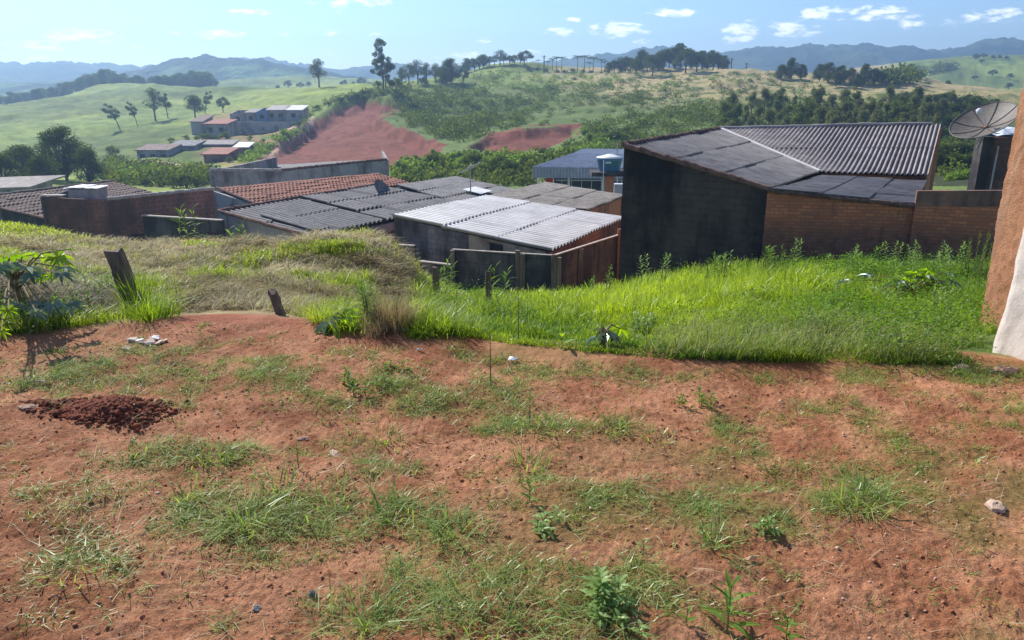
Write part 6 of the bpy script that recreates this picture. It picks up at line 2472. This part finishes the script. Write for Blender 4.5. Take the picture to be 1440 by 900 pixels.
# brush heap beside the left castor plant
g0 = G(52, 436, 4, 14)
n = 4200
p = np.c_[rng.normal(g0.x, .38, n), rng.normal(g0.y - .05, .3, n)]
z = height(p[:, 0], p[:, 1])
p = np.c_[p, z + np.abs(rng.normal(.05, .12, n)) * np.exp(-((p[:, 0] - g0.x) / .8) ** 2)]
o = link('brush_heap', cloud_mesh('brush_heap', [blades(p, rng.uniform(.06, .26, n), rng.uniform(.003, .008, n), rng.uniform(0, 6.28, n), rng.uniform(.6, 2.6, n), rng.random(n), rng, 1.1)],
                                  leafmat('dead_brush', (.10, .08, .06), (.34, .29, .22), .1, .5, .1)))
tag(o, 'tangled grey brush heap among the castor leaves at the left', 'brush heap')

# --- posts
def post(u, v, h, w, label, tilt=(0, 0), near=4, far=30, mat=M_WOOD):
    g = G(u, v, near, far)
    h, w = h * g.y / F * 1.05, w * g.y / F
    mb = MB()
    rg = random.Random(int(u))
    n = 9
    rings = []
    vs, fs = [], []
    for i in range(n):
        q = i / (n - 1)
        c = Vector((tilt[0] * h * q, tilt[1] * h * q, -.12 + (h + .12) * q))
        for k in range(8):
            a = 2 * math.pi * k / 8
            r = w * .5 * (1.25 if k % 2 else 1) * rg.uniform(.88, 1.1) * (1.0 if i < n - 1 else .9)
            vs.append((c.x + math.cos(a) * r, c.y + math.sin(a) * r * .8, c.z + (rg.uniform(-.03, .02) if i == n - 1 else 0)))
    for i in range(n - 1):
        for k in range(8):
            a, b = i * 8 + k, i * 8 + (k + 1) % 8
            fs.append((a, b, b + 8, a + 8))
    fs.append(tuple((n - 1) * 8 + k for k in range(8)))
    mb.add(vs, fs)
    o = mb.build('fence_post', mat)
    o.location = g
    return tag(o, label, 'fence post')


post(196, 437, 88, 25, 'thick weathered grey post leaning left with grass around its foot', (-.26, 0), far=12)
post(402, 444, 36, 13, 'short dark post stump leaning left above the red soil', (-.45, 0), far=12)
post(614, 426, 50, 10, 'small upright wooden post in front of the grey block wall', (0, 0), far=22)
post(687, 430, 50, 9, 'taller upright wooden post in front of the concrete panel fence', (0, 0), far=22)

# --- stones and litter on the lot
def lump(name, u, v, size, label, cat, mat, flat=.35, far=9, seed=1):
    g = G(u, v, 1.5, far)
    rg = random.Random(seed + int(u))
    mb = MB()
    vs, fs = [], []
    rings, seg = 6, 12
    for i in range(rings + 1):
        ph = math.pi * i / rings
        for k in range(seg):
            a = 2 * math.pi * k / seg
            r = 1 + rg.uniform(-.16, .16)
            vs.append((math.sin(ph) * math.cos(a) * size[0] * r, math.sin(ph) * math.sin(a) * size[1] * r, math.cos(ph) * size[2] * (1 + rg.uniform(-.2, .2))))
    for i in range(rings):
        for k in range(seg):
            a, b = i * seg + k, i * seg + (k + 1) % seg
            fs.append((a, a + seg, b + seg, b))
    mb.add(vs, fs)
    o = mb.build(name, mat)
    o.location = g + Vector((0, 0, size[2] * .35))
    o.rotation_euler.z = rg.uniform(0, 3)
    return tag(o, label, cat)


M_STONE = simple('pale_stone', (.36, .24, .17), (.54, .41, .31), 25, .85, .3, .5)
M_STONE_D = simple('brown_stone', (.26, .15, .10), (.42, .27, .19), 25, .85, .3, .5)
M_GREYST = simple('grey_stone', (.12, .11, .11), (.22, .20, .19), 25, .85, .3, .5)
M_PLASTIC = simple('white_plastic', (.75, .76, .78), (.85, .86, .88), 9, .35, .5, .2)
for (u, v, s, lb, mt) in ((470, 639, (.04, .022, .010), 'pale flat stone in the middle of the bare strip', M_STONE), (1400, 716, (.045, .035, .022), 'pale stone near the right edge above the lower corner', M_STONE),
                          (425, 618, (.03, .02, .008), 'flat reddish stone left of the pale one', M_STONE_D), (38, 573, (.05, .03, .010), 'flat pale brown stone at the far left under the dug heap', M_STONE_D),
                          (1352, 519, (.05, .03, .022), 'pale stone at the foot of the white plaster', M_STONE), (440, 838, (.018, .012, .014), 'small dark stone in the left foreground', M_GREYST),
                          (362, 858, (.020, .015, .010), 'small grey stone below the largest foreground tuft', M_GREYST), (1412, 525, (.09, .04, .03), 'brown clod by the right edge at the wall foot', M_STONE_D),
                          (620, 855, (.012, .010, .006), 'tiny pinkish pebble at the bottom centre', M_STONE), (432, 544, (.02, .014, .006), 'small white stone on the green band', M_STONE)):
    lump('stone', u, v, s, lb, 'stone', mt)
rb = thing('rubble_pile', G(212, 480, 2, 9), 'low pile of broken white and pink rubble at the edge of the red soil', 'rubble')
for i in range(14):
    mb = MB()
    x, y = random.gauss(0, .09), random.gauss(0, .07)
    zz = H1(rb.location.x + x, rb.location.y + y) - rb.location.z
    mb.box((x, y, zz + .012), (random.uniform(.03, .08), random.uniform(.02, .05), random.uniform(.006, .014)), random.uniform(0, 3), random.uniform(-.3, .3), random.uniform(-.3, .3))
    mb.build('fragment', M_STONE if i % 3 else M_WHITE, rb, world=False)


def scrap(name, u, v, poly, label, cat, mat, bend=.02, far=9):
    g = G(u, v, 1.5, far)
    mb = MB()
    rg = random.Random(int(u))
    top = [(x, y, .012 + rg.uniform(0, bend)) for x, y in poly]
    bot = [(x, y, z - .002) for x, y, z in top]
    c = len(poly)
    ctr = (sum(p[0] for p in poly) / c, sum(p[1] for p in poly) / c, .014 + bend)
    mb.add(top + bot + [ctr], [(i, (i + 1) % c, 2 * c) for i in range(c)] + [((i + 1) % c, i, c + i, c + (i + 1) % c) for i in range(c)] + [tuple(range(c, 2 * c))[::-1]])
    o = mb.build(name, mat)
    o.location = g
    return tag(o, label, cat)


M_DRYLEAF = simple('dry_leaf', (.48, .28, .13), (.62, .42, .22), 20, .7, .3, .2)
scrap('dry_leaf', 1055, 790, [(-.035, -.006), (-.01, -.012), (.03, .008), (.036, .018), (.0, .010)], 'pointed pale brown dry leaf in the right foreground', 'leaf', M_DRYLEAF, .008)
scrap('plastic_scrap', 721, 509, [(-.03, -.012), (.01, -.016), (.035, .0), (.02, .018), (-.02, .014)], 'small white plastic scrap on the red soil near the slope edge', 'litter', M_PLASTIC, .02)
scrap('plastic_scrap', 590, 494, [(-.02, -.012), (.02, -.012), (.02, .012), (-.015, .014)], 'small white scrap on the red soil below the lush clump', 'litter', M_PALE, .008)
scrap('plastic_scrap', 452, 448, [(-.09, -.02), (.05, -.04), (.10, .0), (.03, .03), (-.06, .03)], 'crumpled white plastic bag lying under the bank', 'litter', M_PLASTIC, .05)
scrap('plastic_scrap', 129, 403, [(-.05, -.03), (.06, -.03), (.06, .02), (-.04, .03)], 'white litter beside the brush heap in the hay', 'litter', M_PLASTIC, .05, 14)
scrap('dry_leaf', 58, 540, [(-.06, -.008), (.02, -.010), (.05, .0), (.0, .012)], 'pale flat bark chip left of the dug heap', 'bark', M_STONE, .01)

# taller darker weeds in clumps on the slope
rg_ = random.Random(12)
for i, (u, v, h, lb) in enumerate(((1150, 470, .55, 'dark leafy clump in the middle of the right half of the slope'), (1060, 480, .40, 'dark leafy clump near the front of the slope below the black wall'), (1165, 440, .5, 'round green clump left of the castor plant'),
                                   (905, 470, .42, 'green leafy clump in front of the brightest yellow grass'), (1010, 400, .6, 'bushy clump at the top of the slope before the brick wall corner'), (720, 455, .4, 'leafy clump beside the tall thin stalk'),
                                   (1340, 450, .6, 'scraggy weed clump beside the foot of the orange wall'), (1090, 392, .6, 'pale bushy clump on the slope top under the brick wall'), (1300, 470, .4, 'low leafy clump in front of the castor plant'))):
    weed('weed_clump', u if u < 1330 else 1325, v, lb, h * 1.7, 14, .2, .06, WEED if i % 3 else WEED_PALE, (.0, 1.0), .4, near=4, far=28, stems=14, spread=.45, cat='weed clump')
for i, (u, v, lb) in enumerate(((332, 335, 'small bright weed on the crest of the mown terrace'), (268, 338, 'yellow green weed on the terrace crest before the yard wall'), (150, 440, 'leafy weed between the brush heap and the wooden post'),
                                (700, 405, 'dead leaning weed between the two small posts and the fence'), (625, 380, 'green weed at the right end of the hay mound crest'))):
    weed('leafy_weed', u, v, lb, .5, 9, .2, .03, WEED, (.2, 1.1), .35, near=4, far=20, stems=4, spread=.12)

for (u, v, h, lb) in ((8, 462, .55, 'dense low weed at the left edge under the castor plant'), (60, 462, .45, 'dense low weed below the brush heap'), (104, 452, .45, 'low weed between the castor plant and the wooden post'),
                      (128, 424, .45, 'grey green weed in the hay right of the brush heap')):
    weed('leafy_bush', u, v, lb, h, 14, .16, .035, WEED if u != 128 else WEED_PALE, (.0, 1.0), .4, near=4, far=16, stems=16, spread=.3)

# ------------------------------------------------------------------ the air
def build_haze():
    mb = MB()
    x, y0, y1, z0, z1 = 1900, -1540, 1640, -60, 82
    vs = [(-x, y0, z0), (x, y0, z0), (x, y1, z0), (-x, y1, z0), (-x, y0, z1), (x, y0, z1), (x, y1, z1), (-x, y1, z1)]
    mb.add(vs, [(3, 2, 1, 0), (4, 5, 6, 7), (0, 1, 5, 4), (1, 2, 6, 5), (2, 3, 7, 6), (3, 0, 4, 7)])
    m, nt = new_mat('haze_air')
    v = N(nt, 'ShaderNodeVolumePrincipled')
    v.inputs['Color'].default_value = (.44, .68, 1.0, 1)
    v.inputs['Density'].default_value = 0.00068
    v.inputs['Anisotropy'].default_value = 0.45
    o = N(nt, 'ShaderNodeOutputMaterial')
    nt.links.new(v.outputs[0], o.inputs['Volume'])
    h = mb.build('haze', m)
    tag(h, 'pale blue haze in the air over the valley', kind='stuff')


build_haze()
